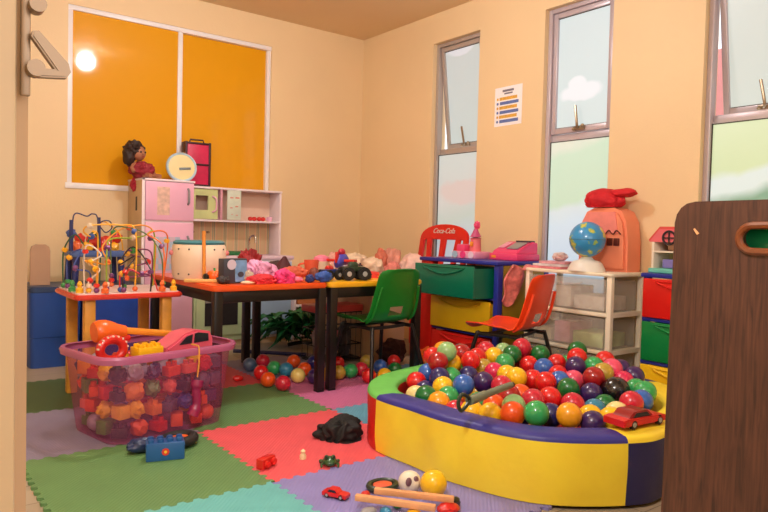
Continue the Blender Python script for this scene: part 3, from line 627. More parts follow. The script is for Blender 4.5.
LOOSE="1657,3374,39,slate;1769,3432,39,crimson;1731,3223,39,green;1619,3160,39,red;1569,2985,39,orange;1595,2876,39,crimson;1766,3152,39,teal;1916,3333,39,orange;1855,3109,39,orange;1746,2990,39,paleyellow;2001,3249,39,navy;1810,2928,39,purple;1889,2929,39,yellow;1971,2944,39,olive;2106,3155,39,red;2050,2943,39,green;2128,2954,39,crimson;2064,2794,39,red;2267,2962,39,blue;2143,2762,39,yellow;2425,3038,39,red;2288,2855,39,darkgreen;2284,3120,39,olive"

BC = {'red': (222, 30, 34), 'blue': (52, 104, 190), 'darkred': (168, 24, 30), 'yellow': (250, 196, 30), 'orangeyellow': (244, 166, 32), 'palegreen': (150, 196, 130), 'slate': (70, 92, 118), 'navy': (40, 38, 104), 'green': (54, 168, 92), 'cream': (242, 222, 150), 'darkgreen': (14, 112, 52), 'crimson': (206, 36, 62), 'orange': (240, 86, 24), 'olive': (190, 158, 60), 'magenta': (222, 40, 92), 'purple': (58, 34, 96), 'pink': (238, 84, 120), 'teal': (52, 134, 168), 'paleyellow': (240, 214, 120)}
BN = {'darkred': 'dark red', 'orangeyellow': 'amber yellow', 'palegreen': 'pale green', 'slate': 'slate blue', 'navy': 'navy blue', 'darkgreen': 'dark green', 'paleyellow': 'pale yellow', 'cream': 'pale cream', 'teal': 'teal blue'}
def ball_mat(c): return M('ball_'+c, BC[c], rough=.28, coat=.35, var=.05, vs=14)
ball_me = {}
def ball(r, c):
    k = (round(r, 4), c)
    if k not in ball_me:
        mb = MB(); mb.sph((0, 0, 0), r, seg=28); me = bpy.data.meshes.new('play_ball'); mb.bm.to_mesh(me); mb.bm.free()
        for p in me.polygons: p.use_smooth = True
        me.materials.append(ball_mat(c)); ball_me[k] = me
    o = bpy.data.objects.new('play_ball', ball_me[k]); COL.objects.link(o); return o
def parse(s_): return [(int(a)/1000, int(b_)/1000, int(c)/1000, d) for a, b_, c, d in (t.split(',') for t in s_.split(';'))]
ORD = ['leftmost', 'second from left', 'third from left', 'fourth from left', 'fifth from left', 'sixth from left', 'seventh from left', 'eighth from left', 'ninth from left', 'tenth from left']
def place_balls(lst, r, rows, group, where):
    """rows: depth bands with names; every ball is told apart by colour, band and order from the left"""
    items = []
    for x, y, z, c in lst:
        if c == 'BLACK': continue
        d = Vector((x, y, z-.8)); dep = d.dot(CF); u = d.dot(CR)/dep
        items.append((dep, u, x, y, z, c))
    for dep, u, x, y, z, c in items:
        row = next(nm for lim, nm in rows if dep < lim)
        peers = sorted([q for q in items if q[5] == c and next(nm for lim, nm in rows if q[0] < lim) == row], key=lambda q: q[1])
        k = [q[1] for q in peers].index(u); nm = BN.get(c, c)
        pos = 'the only one of its colour there' if len(peers) == 1 else '%s of its colour there' % ORD[k]
        o = ball(r, c); o.location = (x, y, z); tag(o, '%s ball %s, %s' % (nm, row, pos), 'ball', group)
place_balls(parse(PIT_B), .0412, [(2.33, 'at the front of the pit'), (2.62, 'in the middle of the pit'), (9, 'at the back of the pit')], 'plastic balls in the pit', '')
place_balls(parse(FILL), .0412, [(9, 'buried low in the pit')], 'buried balls low in the pit', '')
place_balls(parse(LOOSE), .039, [(2.93, 'on the floor by the table legs'), (9, 'on the floor under the tables')], 'loose plastic balls on the floor', '')
bx_, by_, bz_ = [(x, y, z) for x, y, z, c in parse(PIT_B) if c == 'BLACK'][0]
bb = thing('bowling_ball', 'black toy bowling ball with finger holes lying on the pit balls', 'ball', (bx_, by_, bz_))
MB().sph((0, 0, 0), .053, seg=32).done('ball', M('glossy_black_ball', (26, 22, 26), rough=.22, coat=.5, var=.1), bb)
cd = (Vector((0, 0, .8))-Vector((bx_, by_, bz_))).normalized(); cd = (cd+Vector((.1, -.05, .45))).normalized(); a1 = cd.orthogonal().normalized(); a2 = cd.cross(a1)
for q in (a1*.014, a1*-.008+a2*.013, a1*-.008-a2*.013):
    p = (cd*.053+q).normalized(); MB().cyl(p*.0515, p*.0534, .0055, seg=14).done('finger_hole', black_pl, bb)
o = ball(.041, 'yellow'); o.location = (1.338, 1.468, .041); tag(o, 'single yellow ball on the lavender tile in front of the pit', 'ball')
# ------------------------------------------------------------------ small vehicles
tyre = M('tyre_rubber', (28, 26, 26), rough=.7, var=.1); hubm = M('grey_hub', (170, 168, 170), rough=.4, var=.03); glassm = M('toy_windscreen', (40, 44, 52), rough=.15, var=0)
def car(name, label, loc, rz, L_, w_, h_, mat, roofm=None, wheel=.2, group=None):
    c = thing(name, label, 'toy car', loc, rz, group); r = h_*wheel*1.5
    poly = [(-L_/2, r*.7), (L_/2, r*.7), (L_/2, h_*.5), (L_*.42, h_*.58), (L_*.2, h_*.62), (-L_*.40, h_*.66), (-L_*.5, h_*.6)]
    rotm = Matrix.Translation((0, w_/2, 0)) @ Euler((PI/2, 0, 0)).to_matrix().to_4x4()
    MB().prism(poly, w_, rotm, bev=h_*.06).done('body', mat, c)
    cab = [(-L_*.36, h_*.62), (L_*.2, h_*.6), (L_*.06, h_), (-L_*.24, h_)]
    cb = MB().prism(cab, w_*.8, Matrix.Translation((0, w_*.4, 0)) @ Euler((PI/2, 0, 0)).to_matrix().to_4x4(), bev=h_*.06).done('cabin', roofm or mat, c)
    MB().prism([(-L_*.27, h_*.66), (L_*.11, h_*.66), (L_*.03, h_*.92), (-L_*.21, h_*.92)], w_*.82, Matrix.Translation((0, w_*.41, 0)) @ Euler((PI/2, 0, 0)).to_matrix().to_4x4()).done('window', glassm, cb)
    for sx in (-.29, .3):
        for sy in (-1, 1):
            wl_ = MB().cyl((L_*sx, sy*w_*.5, r), (L_*sx, sy*w_*.34, r), r, seg=18, bev=r*.15).done('wheel', tyre, c)
            MB().cyl((L_*sx, sy*w_*.515, r), (L_*sx, sy*w_*.49, r), r*.5, seg=12).done('hub', hubm, wl_)
    return c
car('toy_car', 'long red toy car parked on the yellow rim of the ball pit', (1.905, 1.150, .2135), math.radians(-6), .21, .085, .052, red_pl, M('car_roof_dark_red', (150, 30, 30), rough=.3))
car('toy_car', 'little red toy car on the lavender tile, left of the wooden sticks', (1.092, 1.630, .0005), math.radians(-62), .080, .036, .028, red_pl)
# toy rifle lying across the balls
tg = thing('toy_gun', 'grey green toy gun with a wire loop end lying across the pit balls', 'toy gun', (1.57, 1.47, .285), math.radians(14))
gm = M('grey_green_plastic', (112, 122, 100), rough=.35, coat=.2, var=.06)
MB().tube([(-.12, 0, 0), (-.03, 0, .002), (.06, 0, .004), (.15, 0, .004)], [.015]*7+[.012]*12, 10).done('barrel', gm, tg)
MB().tube([(-.12, 0, .004), (-.165, .0, .028), (-.185, 0, .004), (-.165, 0, -.022)], .006, 8, closed=True).done('stock', M('dark_green_metal', (40, 56, 44), rough=.35), tg)
MB().cyl((.145, 0, .004), (.165, 0, .004), .009).done('muzzle', black_pl, tg)
# ------------------------------------------------------------------ stud bricks and things on the mats
def brick(name, label, loc, rz, nx, ny, pitch, h_, mat, deco=None, cat='toy brick', group=None):
    b_ = thing(name, label, cat, loc, rz, group); L_, w_ = nx*pitch, ny*pitch
    MB().box((0, 0, h_/2), (L_, w_, h_), .003).done('brick_body', mat, b_)
    for i in range(nx):
        for j in range(ny):
            MB().cyl(((i-(nx-1)/2)*pitch, (j-(ny-1)/2)*pitch, h_-.0005), ((i-(nx-1)/2)*pitch, (j-(ny-1)/2)*pitch, h_+pitch*.36), pitch*.34, seg=18, bev=.002).done('stud', mat, b_)
    if deco:
        d = MB(); d.lathe([(0, 0), (pitch*.42, 0), (pitch*.42, .0012), (0, .0012)], (0, -w_/2, h_*.5), 8, rot=(PI/2, 0, 0)); do = d.done('flower_print', deco, b_)
        MB().lathe([(0, 0), (pitch*.16, 0), (pitch*.16, .0022), (0, .0022)], (0, -w_/2, h_*.5), 12, rot=(PI/2, 0, 0)).done('flower_centre', M('print_yellow', (250, 200, 60), rough=.4), do)
    return b_
bluep = M('blue_brick_plastic', (36, 92, 156), rough=.35, coat=.2, var=.05); yellp = M('yellow_brick_plastic', (250, 190, 24), rough=.35, coat=.2, var=.04)
orgp = M('orange_toy_plastic', (244, 104, 28), rough=.35, coat=.2, var=.05)
brick('stud_brick', 'blue four stud brick with a red flower print on the green tile', (.788, 2.245, 0), math.radians(-16), 4, 2, .0315, .062, bluep, M('print_red', (214, 60, 40), rough=.4))
wq = thing('ring_toy', 'black ring toy with an orange centre lying behind the blue stud brick', 'toy wheel', (.872, 2.345, .024), math.radians(20))
MB().tube([(.058*math.cos(k*PI/8), .046*math.sin(k*PI/8), 0) for k in range(16)], .019, 10, closed=True).done('tyre', tyre, wq); MB().lathe([(0, -.012), (.034, -.012), (.034, .008), (0, .012)], sc=(1.1, .85, 1)).done('hub', orgp, wq)
wb = MB().blob((0, 0, .026), (.055, .03, .026), .2, 2, 3, flat=-.9).done('toy_part', M('dark_blue_toy', (38, 52, 92), rough=.4), None, (.742, 2.345, 0)); tag(wb, 'dark blue toy piece lying behind the blue stud brick', 'toy')
rb_ = brick('stud_brick', 'small bright red brick lying on its side on the coral tile', (1.036, 1.975, .0), math.radians(25), 2, 1, .034, .030, red_pl)
for ch in rb_.children: ch.matrix_local = Matrix.Translation((0, 0, .018)) @ Euler((PI/2, 0, 0)).to_matrix().to_4x4() @ Matrix.Translation((0, 0, -.015)) @ ch.matrix_local
wt = MB(); wt.lathe([(0, 0), (.011, 0), (.012, .012), (.007, .02), (.009, .028), (0, .036)], seg=14); tag(wt.done('toy_figure', M('cream_toy', (230, 214, 170), rough=.4, var=.1, vs=60), None, (1.180, 1.975, 0)), 'tiny cream toy piece on the coral tile between red brick and green frog', 'toy')
fr = thing('toy_frog', 'small green frog toy with raised eyes on the coral tile', 'toy frog', (1.222, 1.868, 0), math.radians(-120)); fr.scale = (.68, .68, .72)
fgm = M('frog_green', (52, 92, 50), rough=.45, coat=.2, var=.15, vs=50)
MB().blob((0, 0, .022), (.042, .034, .022), .12, 3, 5, flat=-.95).done('body', fgm, fr)
for s_ in (-1, 1):
    e = MB().sph((.016, s_*.017, .045), .0115, seg=14).done('eye', fgm, fr); MB().sph((.023, s_*.019, .049), .006, seg=10).done('pupil', black_pl, e)
    MB().tube([(.01, s_*.026, .014), (.028, s_*.042, .016), (.04, s_*.04, .006)], .006, 6).done('leg', fgm, fr); MB().tube([(-.02, s_*.026, .014), (-.02, s_*.046, .018), (-.035, s_*.044, .006)], .007, 6).done('leg', fgm, fr)
# crumpled black cloth
def clothheap(name, label, loc, size, mat, seed, cat='cloth', rz=0, amp=.5, fr_=2.2, flat=-.25, group=None):
    o = MB().drape((0, 0, -flat*size[2]*1.02+.0005), size, seed, 9, .13, amp*.6, flat).done(name, mat, None, loc, rz, smooth=80); return tag(o, label, cat, group)
clothheap('crumpled_cloth', 'crumpled black cloth lying on the coral tile beside the ball pit', (1.418, 2.105, 0), (.082, .060, .064), M('black_fabric', (15, 14, 15), rough=.75, var=.2, vs=12, bump=.6, bs=25), 4, rz=math.radians(-35), amp=.7, fr_=1.9)
# pile of oddments with two wooden sticks
woodm = M('pale_wood', (226, 164, 112), rough=.5, var=.08, vs=25)
tag(MB().box((0, 0, .009), (.235, .018, .018), .003).done('wooden_stick', woodm, None, (1.163, 1.436, .026), math.radians(-53)), 'front one of two pale wooden sticks lying on the toy pile', 'wooden stick', 'wooden sticks at the bottom edge')
tag(MB().box((0, 0, .009), (.235, .018, .018), .003).done('wooden_stick', woodm, None, (1.236, 1.440, .030), math.radians(-50)), 'rear one of two pale wooden sticks, nearer the yellow ball', 'wooden stick', 'wooden sticks at the bottom edge')
tp = thing('toy_mask', 'round white toy with two brown eye patches beside the yellow ball', 'toy', (1.300, 1.535, .0)); 
MB().sph((0, 0, .034), .036, (1, 1, .93), 20).done('shell', M('white_toy', (236, 226, 206), rough=.4, var=.03), tp)
for s_ in (-1, 1): MB().sph((s_*.013-.012, -.026-.001*s_, .046), .0115, (1, .6, 1.2), 12).done('patch', M('brown_patch', (120, 84, 96), rough=.5), tp)
rg = thing('toy_ring', 'dark ring toy with an orange red middle behind the wooden sticks', 'toy ring', (1.245, 1.60, .010))
MB().tube([(.046*math.cos(k*PI/8), .036*math.sin(k*PI/8), .004) for k in range(16)], .0095, 8, closed=True).done('rim', M('dark_green_metal', (40, 56, 44)), rg); MB().lathe([(0, -.008), (.034, -.008), (.032, .008), (0, .016)], sc=(1, .8, 1)).done('middle', M('coral_toy', (226, 96, 66), rough=.4), rg)
for nm, lb, p, sz_, m_, sd in (('toy_part', 'yellow toy scrap under the front wooden stick', (1.190, 1.385, 0), (.03, .022, .012), yellp, 1), ('toy_part', 'blue and teal toy scrap under the middle of the sticks', (1.135, 1.440, 0), (.022, .016, .013), M('teal_toy', (40, 130, 170), rough=.4), 2), ('toy_part', 'red toy scrap at the left end of the rear stick', (1.15, 1.56, 0), (.016, .016, .016), red_pl, 3), ('toy_part', 'red toy piece at the right end of the front stick', (1.295, 1.355, 0), (.034, .026, .016), red_pl, 4), ('toy_part', 'black toy piece beyond the right end of the sticks', (1.335, 1.375, 0), (.03, .016, .016), black_pl, 5), ('toy_part', 'green toy scrap between the sticks', (1.2, 1.47, 0), (.018, .014, .012), M('green_toy', (60, 170, 90), rough=.4), 6), ('toy_part', 'grey toy bracket at the left end of the front stick', (1.095, 1.47, 0), (.018, .03, .012), grey_pl, 7)):
    tag(MB().blob((0, 0, sz_[2]*.9+.0003), sz_, .2, 2.5, sd, 3, flat=-.9).done(nm, m_, None, p, sd*.7), lb, 'toy')
tag(MB().blob((0, 0, .016), (.03, .022, .016), .2, 2, 8, 3, flat=-.9).done('toy_part', red_pl, None, (1.50, 3.19, 0)), 'red toy piece on the floor at the left of the loose balls', 'toy')
# ------------------------------------------------------------------ translucent pink bin full of toys
bz = math.radians(12); BX, BY = .872, 2.662; BL, BW, BH = .565, .40, .33
pm, nt, b = nodes('translucent_pink_plastic'); b.inputs['Base Color'].default_value = (*lin((190, 104, 150)), 1); b.inputs['Roughness'].default_value = .3; b.inputs['Coat Weight'].default_value = .2
ts = nt.nodes.new('ShaderNodeBsdfTransparent'); ts.inputs[0].default_value = (.97, .78, .84, 1); mix = nt.nodes.new('ShaderNodeMixShader'); mix.inputs[0].default_value = .24
nt.links.new(ts.outputs[0], mix.inputs[1]); nt.links.new(b.outputs[0], mix.inputs[2]); nt.links.new(mix.outputs[0], nt.nodes['Material Output'].inputs[0])
BIN = thing('storage_bin', 'large translucent pink plastic bin heaped with toys on the green tile', 'storage bin', (BX, BY, 0), bz)
def bin_ring(k, z, off=0):
    """rounded rectangle outline growing with height; k in 0..1 between base and rim"""
    return [(x, y, z) for x, y in rrect(BL*(.87+.13*k)+off*2, BW*(.87+.13*k)+off*2, .07+.015*k+off*.5, 6)]
def loft(mb, rings, cap0=True, cap1=False):
    t = bmesh.new(); R_ = [[t.verts.new(p) for p in r] for r in rings]; n = len(R_[0])
    for A, B in zip(R_, R_[1:]):
        for k in range(n): t.faces.new((A[k], A[(k+1) % n], B[(k+1) % n], B[k]))
    if cap0: t.faces.new(R_[0][::-1])
    if cap1: t.faces.new(R_[-1])
    return mb._add(t)
loft(MB(), [bin_ring(-.12, .003), bin_ring(0, .018), bin_ring(.5, .16), bin_ring(.93, .305)]).done('tub', pm, BIN)
loft(MB(), [bin_ring(.93, .305, .001), bin_ring(.95, .303, .016), bin_ring(.98, .322, .019), bin_ring(1, .331, .014), bin_ring(.97, .33, .001)], False).done('rim', M('pink_bin_rim', (180, 96, 138), rough=.35, coat=.2, var=.03), BIN)
toy_pal = [('red', (224, 44, 36)), ('orange', (240, 100, 40)), ('yellow', (246, 184, 44)), ('dark grey', (64, 58, 70)), ('blue', (60, 84, 160)), ('coral', (236, 110, 90)), ('orange red', (236, 78, 36)), ('green', (90, 140, 70)), ('pale grey', (170, 164, 176)), ('scarlet', (206, 40, 40)), ('amber', (236, 140, 60)), ('dark blue', (44, 48, 96)), ('charcoal', (44, 40, 50)), ('slate', (90, 88, 110))]
tmats = [M('bin_toy_%d' % i, c, rough=.45, var=.08, vs=25) for i, (_, c) in enumerate(toy_pal)]
random.seed(11); cB, sB = math.cos(bz), math.sin(bz); pitch = .068; cnt = {}
for zi in range(4):
    z = .010+zi*.070; k = z/BH
    hl, hw = BL*(.87+.13*k)/2-.045, BW*(.87+.13*k)/2-.045; nx = int(2*hl/pitch)+1; ny = int(2*hw/pitch)+1
    for i in range(nx):
        for j in range(ny):
            if 0 < i < nx-1 and 0 < j < ny-1 and zi < 3: continue           # the heart of the heap cannot be seen
            u = -hl+2*hl*i/(nx-1)+random.uniform(-.004, .004); v = -hw+2*hw*j/(ny-1)+random.uniform(-.004, .004)
            if abs(u) > hl-.01 and abs(v) > hw-.01: u *= .93; v *= .9
            q = random.randrange(14); r_ = random.uniform(.031, .036); shape = random.choice((0, 2, 2, 3, 3, 1, 0)); m_ = tmats[q]; mb = MB(); rz = random.uniform(0, 3.1)
            if shape == 0: mb.box((0, 0, r_), (r_*1.7, r_*1.35, r_*1.5), .004); nm = 'toy_block'
            elif shape == 1: mb.sph((0, 0, r_), r_, seg=14); nm = 'toy_ball'
            elif shape == 2: mb.blob((0, 0, r_), (r_, r_*.8, r_*.95), .35, 2.5, q+zi*7, 3); nm = 'toy_figure'
            else: mb.box((0, 0, r_*.7), (r_*1.75, r_*1.2, r_*1.1), .003); mb.cyl((-r_*.42, 0, r_*1.2), (-r_*.42, 0, r_*1.75), r_*.3, seg=12); mb.cyl((r_*.42, 0, r_*1.2), (r_*.42, 0, r_*1.75), r_*.3, seg=12); nm = 'stud_brick'
            o = mb.done(nm, m_, None, (BX+u*cB-v*sB, BY+u*sB+v*cB, z), rz)
            kind = {'toy_block': 'block', 'toy_ball': 'ball', 'toy_figure': 'lumpy toy', 'stud_brick': 'two stud brick'}[nm]
            side = 'against the near wall' if j == 0 else 'against the left wall' if i == 0 else 'against the right wall' if i == nx-1 else 'at the far side' if j == ny-1 else 'in the middle'
            zed = (q, kind, side, zi); cnt[zed] = cnt.get(zed, 0)+1
            if cnt[zed] > 1: kind = ['', 'chunky ', 'small ', 'odd '][min(3, cnt[zed]-1)]+kind
            lay = ['bottom layer', 'second layer', 'third layer', 'top layer'][zi]
            tag(o, '%s %s %s of the pink bin, %s' % (toy_pal[q][0], kind, side, lay), 'toy', 'toys heaped inside the pink bin')
# toys sticking out over the bin's rim
def inbin(u, v, z): return (BX+u*cB-v*sB, BY+u*sB+v*cB, z)
tgt = thing('toy_guitar', 'orange toy guitar lying on top of the pink bin', 'toy guitar', inbin(-.05, .065, .340), bz+math.radians(-3))
MB().tube([(-.15, 0, .045), (-.11, 0, .046), (-.06, 0, .040), (-.03, 0, .035)], [.038, .041, .043, .045, .046, .046, .046, .044, .042, .040, .037, .034, .032, .031, .030, .029, .028, .028, .028], 14).done('body', orgp, tgt); MB().box((.07, 0, .026), (.24, .04, .026), .008, ry=math.radians(9)).done('neck', M('amber_toy', (248, 150, 44), rough=.35, coat=.2), tgt)
MB().box((-.07, 0, .012), (.12, .05, .03), .01).done('underside', red_pl, tgt)
brick('stud_brick', 'yellow stud brick showing over the rim of the pink bin', inbin(-.075, -.10, .305), bz, 3, 2, .034, .035, yellp)
rr_ = thing('toy_ring', 'red ring rattle with white teeth at the left rim of the pink bin', 'toy ring', inbin(-.20, -.07, .318), bz)
MB().tube([(.045*math.cos(k*PI/8), 0, .02+.038*math.sin(k*PI/8)) for k in range(16)], .017, 10, closed=True).done('ring', red_pl, rr_)
for k in range(9):
    a = PI*(.05+.9*k/8); MB().box((.058*math.cos(a), -.008, .02+.05*math.sin(a)), (.007, .012, .007), .0015).done('tooth', M('ring_white', (240, 214, 196), rough=.4), rr_)
pc = thing('toy_car', 'pink toy car with dark windows sunk into the right of the pink bin', 'toy car', inbin(.115, -.055, .296), bz+math.radians(8))
pkm = M('pink_car_plastic', (226, 96, 120), rough=.35, coat=.3)
prof = [(-.125, 0), (.115, 0), (.115, .04), (.10, .072), (.03, .085), (-.03, .078), (-.08, .05), (-.125, .03)]
MB().prism(prof, .10, Matrix.Translation((0, .05, 0)) @ Euler((PI/2, 0, 0)).to_matrix().to_4x4(), bev=.008).done('body', pkm, pc)
MB().prism([(-.068, .035), (-.005, .035), (.0, .070), (-.03, .064)], .106, Matrix.Translation((0, .053, 0)) @ Euler((PI/2, 0, 0)).to_matrix().to_4x4()).done('window', glassm, pc)
MB().prism([(.008, .035), (.085, .035), (.082, .066), (.03, .075), (.013, .073)], .106, Matrix.Translation((0, .053, 0)) @ Euler((PI/2, 0, 0)).to_matrix().to_4x4()).done('window', glassm, pc)
# purple toy hanging over the front of the bin on a yellow string
hx, hy = .055, -BW/2-.028
dg_ = thing('toy_telephone', 'purple toy receiver hanging on a yellow string outside the pink bin', 'toy', inbin(hx, hy, .12), bz)
MB().tube([(.012, 0, .088), (.004, -.004, .05), (.006, -.006, .0), (-.012, -.004, -.045)], [.024]*5+[.017]*9+[.023]*8, 10).done('receiver', M('purple_toy', (140, 30, 80), rough=.35, coat=.2), dg_)
MB().tube([(.012, .002, .10), (.013, -.006, .16), (.012, -.006, .215), (.012, .01, .222), (.012, .045, .222)], .003, 6).done('string', M('yellow_string', (236, 170, 70), rough=.6), dg_)
# ------------------------------------------------------------------ bead maze table behind the bin
BT = thing('bead_maze_table', 'red edged activity table with wire bead maze on yellow wooden legs', 'activity table', (.898, 3.215, 0))
bw, bd, bzt = .475, .42, .503
MB().prism(rrect(bw, bd, .03), .022, Matrix.Translation((0, 0, bzt-.027)), bev=.006).done('table_edge', M('red_painted_wood', (222, 60, 40), rough=.4, coat=.2), BT)
MB().prism(rrect(bw-.03, bd-.03, .025), .006, Matrix.Translation((0, 0, bzt-.006)), bev=.001).done('tabletop', M('pinkish_white_board', (232, 206, 202), rough=.4, var=.05, vs=12), BT)
ywood = M('yellow_wood', (214, 150, 54), rough=.5, var=.10, vs=14)
for sx in (-1, 1):
    for sy in (-1, 1): MB().box((sx*(bw/2-.07), sy*(bd/2-.05), (bzt-.027)/2), (.046, .046, bzt-.027), .006).done('leg', ywood, BT)
wires = [('yellow', (246, 180, 50), [(.03, -.15, 0), (.03, -.15, .27), (-.03, -.12, .30), (-.15, -.10, .295), (-.175, -.08, .27), (-.14, -.06, .245), (-.10, -.02, .25), (-.10, .0, 0)]),
         ('green', (150, 176, 60), [(-.08, -.1, 0), (-.08, -.1, .19), (-.05, -.06, .235), (.05, -.02, .24), (.12, .02, .25), (.19, .08, .26), (.19, .1, 0)]),
         ('grey_green', (96, 120, 84), [(.0, .12, 0), (0, .12, .26), (.05, .05, .29), (.13, -.03, .25), (.165, -.1, .16), (.17, -.12, 0)]),
         ('white', (226, 210, 196), [(-.17, -.16, 0), (-.17, -.16, .05), (-.12, -.14, .10), (-.165, -.14, .13), (-.11, -.12, .165), (-.17, -.10, .20), (-.17, -.08, 0)]),
         ('orange', (244, 120, 40), [(.16, -.14, 0), (.16, -.14, .20), (.10, -.1, .26), (.21, -.05, .255), (.205, .0, 0)])]
spiral = [(.02, -.02, 0), (.02, -.02, .05)]+[(.08+.055*math.cos(k*PI/4), -.02+.045*math.sin(k*PI/4), .06+.0095*k) for k in range(14)]+[(.15, 0, .17), (.15, 0, 0)]
wires.append(('purple', (120, 44, 90), spiral))
wires.append(('red', (206, 50, 50), [(-.04, -.17, 0), (-.04, -.17, .08), (.01, -.15, .10), (.05, -.16, .08), (.10, -.15, .09), (.13, -.16, 0)]))
wires.append(('blue', (60, 80, 150), [(-.2, .1, 0), (-.2, .1, .14), (-.15, .06, .18), (-.19, .03, .10), (-.13, 0, .08), (-.13, 0, 0)]))
wires.append(('amber', (240, 160, 60), [(-.14, -.17, 0), (-.14, -.17, .10), (-.17, -.10, .14), (-.06, -.05, .12), (-.06, .05, .20), (.06, .10, .29), (.20, .12, .27), (.21, .14, 0)]))
wires.append(('dark_green', (40, 90, 60), [(-.21, .14, 0), (-.21, .14, .17), (-.17, .10, .25), (-.12, .12, .20), (-.09, .12, .26), (-.05, .14, .20), (-.05, .14, 0)]))
wires.append(('black', (40, 34, 36), [(-.03, -.185, 0), (-.03, -.185, .08), (.04, -.12, .16), (-.02, -.08, .12), (.05, -.05, .20), (.09, -.18, .10), (.09, -.18, 0)]))
bcol = [M('bead_%d' % k, c, rough=.3, coat=.4, var=0) for k, c in enumerate([(222, 50, 44), (246, 180, 40), (56, 90, 170), (60, 150, 80), (240, 110, 50), (236, 214, 190), (120, 60, 120)])]
random.seed(5)
def wire(parent, z0, nm, c, pts, r=.0032, nbeads=3, s=1.0):
    P = [(x*s, y*s, z0+z*s) for x, y, z in pts]
    w_ = MB().tube(P, r, 8, sub=8).done('wire', M('wire_'+nm, c, rough=.35, var=0), parent)
    if nbeads:
        x, y, z = P[0]
        for k in range(nbeads):
            q = random.randrange(7); zz = z0+.012+k*.021; mb = MB()
            if k % 2: mb.cyl((x, y, zz-.009), (x, y, zz+.009), .013, seg=14, bev=.003)
            else: mb.sph((x, y, zz), .0125, seg=12)
            mb.done('bead', bcol[q], w_)
        for k in range(1, len(P)-1):
            if k % 2 and (P[k][2] > z0+.03):
                a, c_ = P[k], P[k+1]; x2, y2, z2 = [(p+q2)/2 for p, q2 in zip(a, c_)]; d = Vector(c_)-Vector(a); d = d.normalized()*.009
                MB().cyl(Vector(a)*.9+Vector(c_)*.1-d, Vector(a)*.9+Vector(c_)*.1+d, .0135, seg=12, bev=.003).done('bead', bcol[random.randrange(7)], w_)
for i, (nm, c, pts) in enumerate(wires): wire(BT, bzt, nm, c, pts, .0036, [1, 2, 3, 2, 2, 1, 1, 2, 2, 1, 1][i])
for k, (x, y, c) in enumerate([(-.20, -.13, 1), (-.215, -.06, 3), (-.11, -.19, 4), (.20, -.17, 1), (.14, -.19, 4)]):
    MB().lathe([(0, 0), (.016, 0), (.016, .018), (.008, .024), (.012, .036), (.006, .05), (0, .052)], (x, y, bzt), 14).done('peg_figure', bcol[c], BT)
# blue storage boxes against the wall and the smaller activity toy standing on them
bl_pl = M('dark_blue_tub', (30, 72, 150), rough=.4, var=.05); bl_lid = M('dark_blue_lid', (44, 66, 106), rough=.4, var=.05); bl2 = M('blue_tub', (36, 76, 176), rough=.4, var=.05)
def tub(label, x0, x1, y0, y1, h_, m_, ml):
    t = thing('storage_box', label, 'storage box', ((x0+x1)/2, (y0+y1)/2, ZF), 0, 'blue lidded storage boxes'); w_, d_ = x1-x0, y1-y0
    def ring(k, z): return [(x, y, z) for x, y in rrect(w_*k, d_*k, .03, 4)]
    loft(MB(), [ring(.93, 0), ring(.95, .17), ring(.965, .172), ring(.985, h_-.03)], True, True).done('tub', m_, t)
    MB().prism(rrect(w_, d_, .035), .035, Matrix.Translation((0, 0, h_-.034)), bev=.008).done('lid', ml, t)
    for s_ in (-1, 1): MB().box((s_*w_*.497, 0, h_-.07), (.012, .10, .05), .004).done('clip', ml, t)
tub('dark blue lidded storage box at the far left by the door', .66, .935, 4.06, 4.46, .455, bl_pl, bl_lid)
tub('blue lidded storage box standing between bead table and fridge', .955, 1.295, 4.06, 4.46, .455, bl2, bl_lid)
bo = MB().prism([(0, 0), (.105, 0), (.105, .20), (.098, .222), (.08, .235), (.03, .235), (.008, .224), (0, .20)], .018, Matrix.Translation((-.05, .009, 0)) @ Euler((PI/2, 0, 0)).to_matrix().to_4x4(), bev=.003).done('wooden_board', M('tan_board', (190, 150, 120), rough=.5, var=.05), None, (.735, 4.20, .4465)); tag(bo, 'small rounded tan board standing on the dark blue box lid', 'wooden board')
A_ = thing('activity_table', 'little blue activity table with red and yellow toys, on the blue boxes', 'activity table', (1.045, 4.24, .4465)); am = M('blue_activity_plastic', (84, 112, 172), rough=.4, var=.05); dkb = M('dark_blue_leg', (40, 50, 108), rough=.4, var=.03)
MB().prism(rrect(.33, .24, .04), .036, Matrix.Translation((0, 0, .165)), bev=.008).done('tabletop', am, A_)
for sx in (-1, 1):
    for sy in (-1, 1): MB().cyl((sx*.135, sy*.09, 0), (sx*.125, sy*.085, .168), .019, .021).done('leg', dkb, A_)
for k, (x, y, z, s, c) in enumerate([(-.12, -.05, .225, .032, 4), (-.09, -.02, .27, .03, 0), (-.135, .0, .30, .028, 2), (-.05, -.05, .22, .028, 1), (.06, -.02, .24, .045, 0), (.0, .02, .25, .05, 0), (.10, -.04, .225, .028, 1), (.12, .02, .28, .04, 0), (-.02, -.06, .30, .02, 1)]):
    MB().blob((x, y, z), (s, s*.8, s), .3, 2, k, 3).done('toy_shape', bcol[c], A_)
MB().cyl((-.155, -.09, .20), (-.155, -.09, .38), .012, .010).done('post', dkb, A_); MB().cyl((0, -.09, .20), (0, -.09, .40), .010, .007).done('post', dkb, A_)
wire(A_, .20, 'dark_blue', (50, 56, 110), [(-.14, -.06, 0), (-.14, -.06, .17), (-.12, -.05, .22), (-.06, -.05, .205), (-.03, -.05, .22), (0, -.05, .19), (0, -.05, 0)], .004, 0)
wire(A_, .20, 'navy', (44, 50, 96), [(0, -.04, .1), (.02, -.04, .17), (.07, -.04, .18), (.085, -.04, .14), (.05, -.04, .11), (.02, -.04, .14)], .0035, 0)
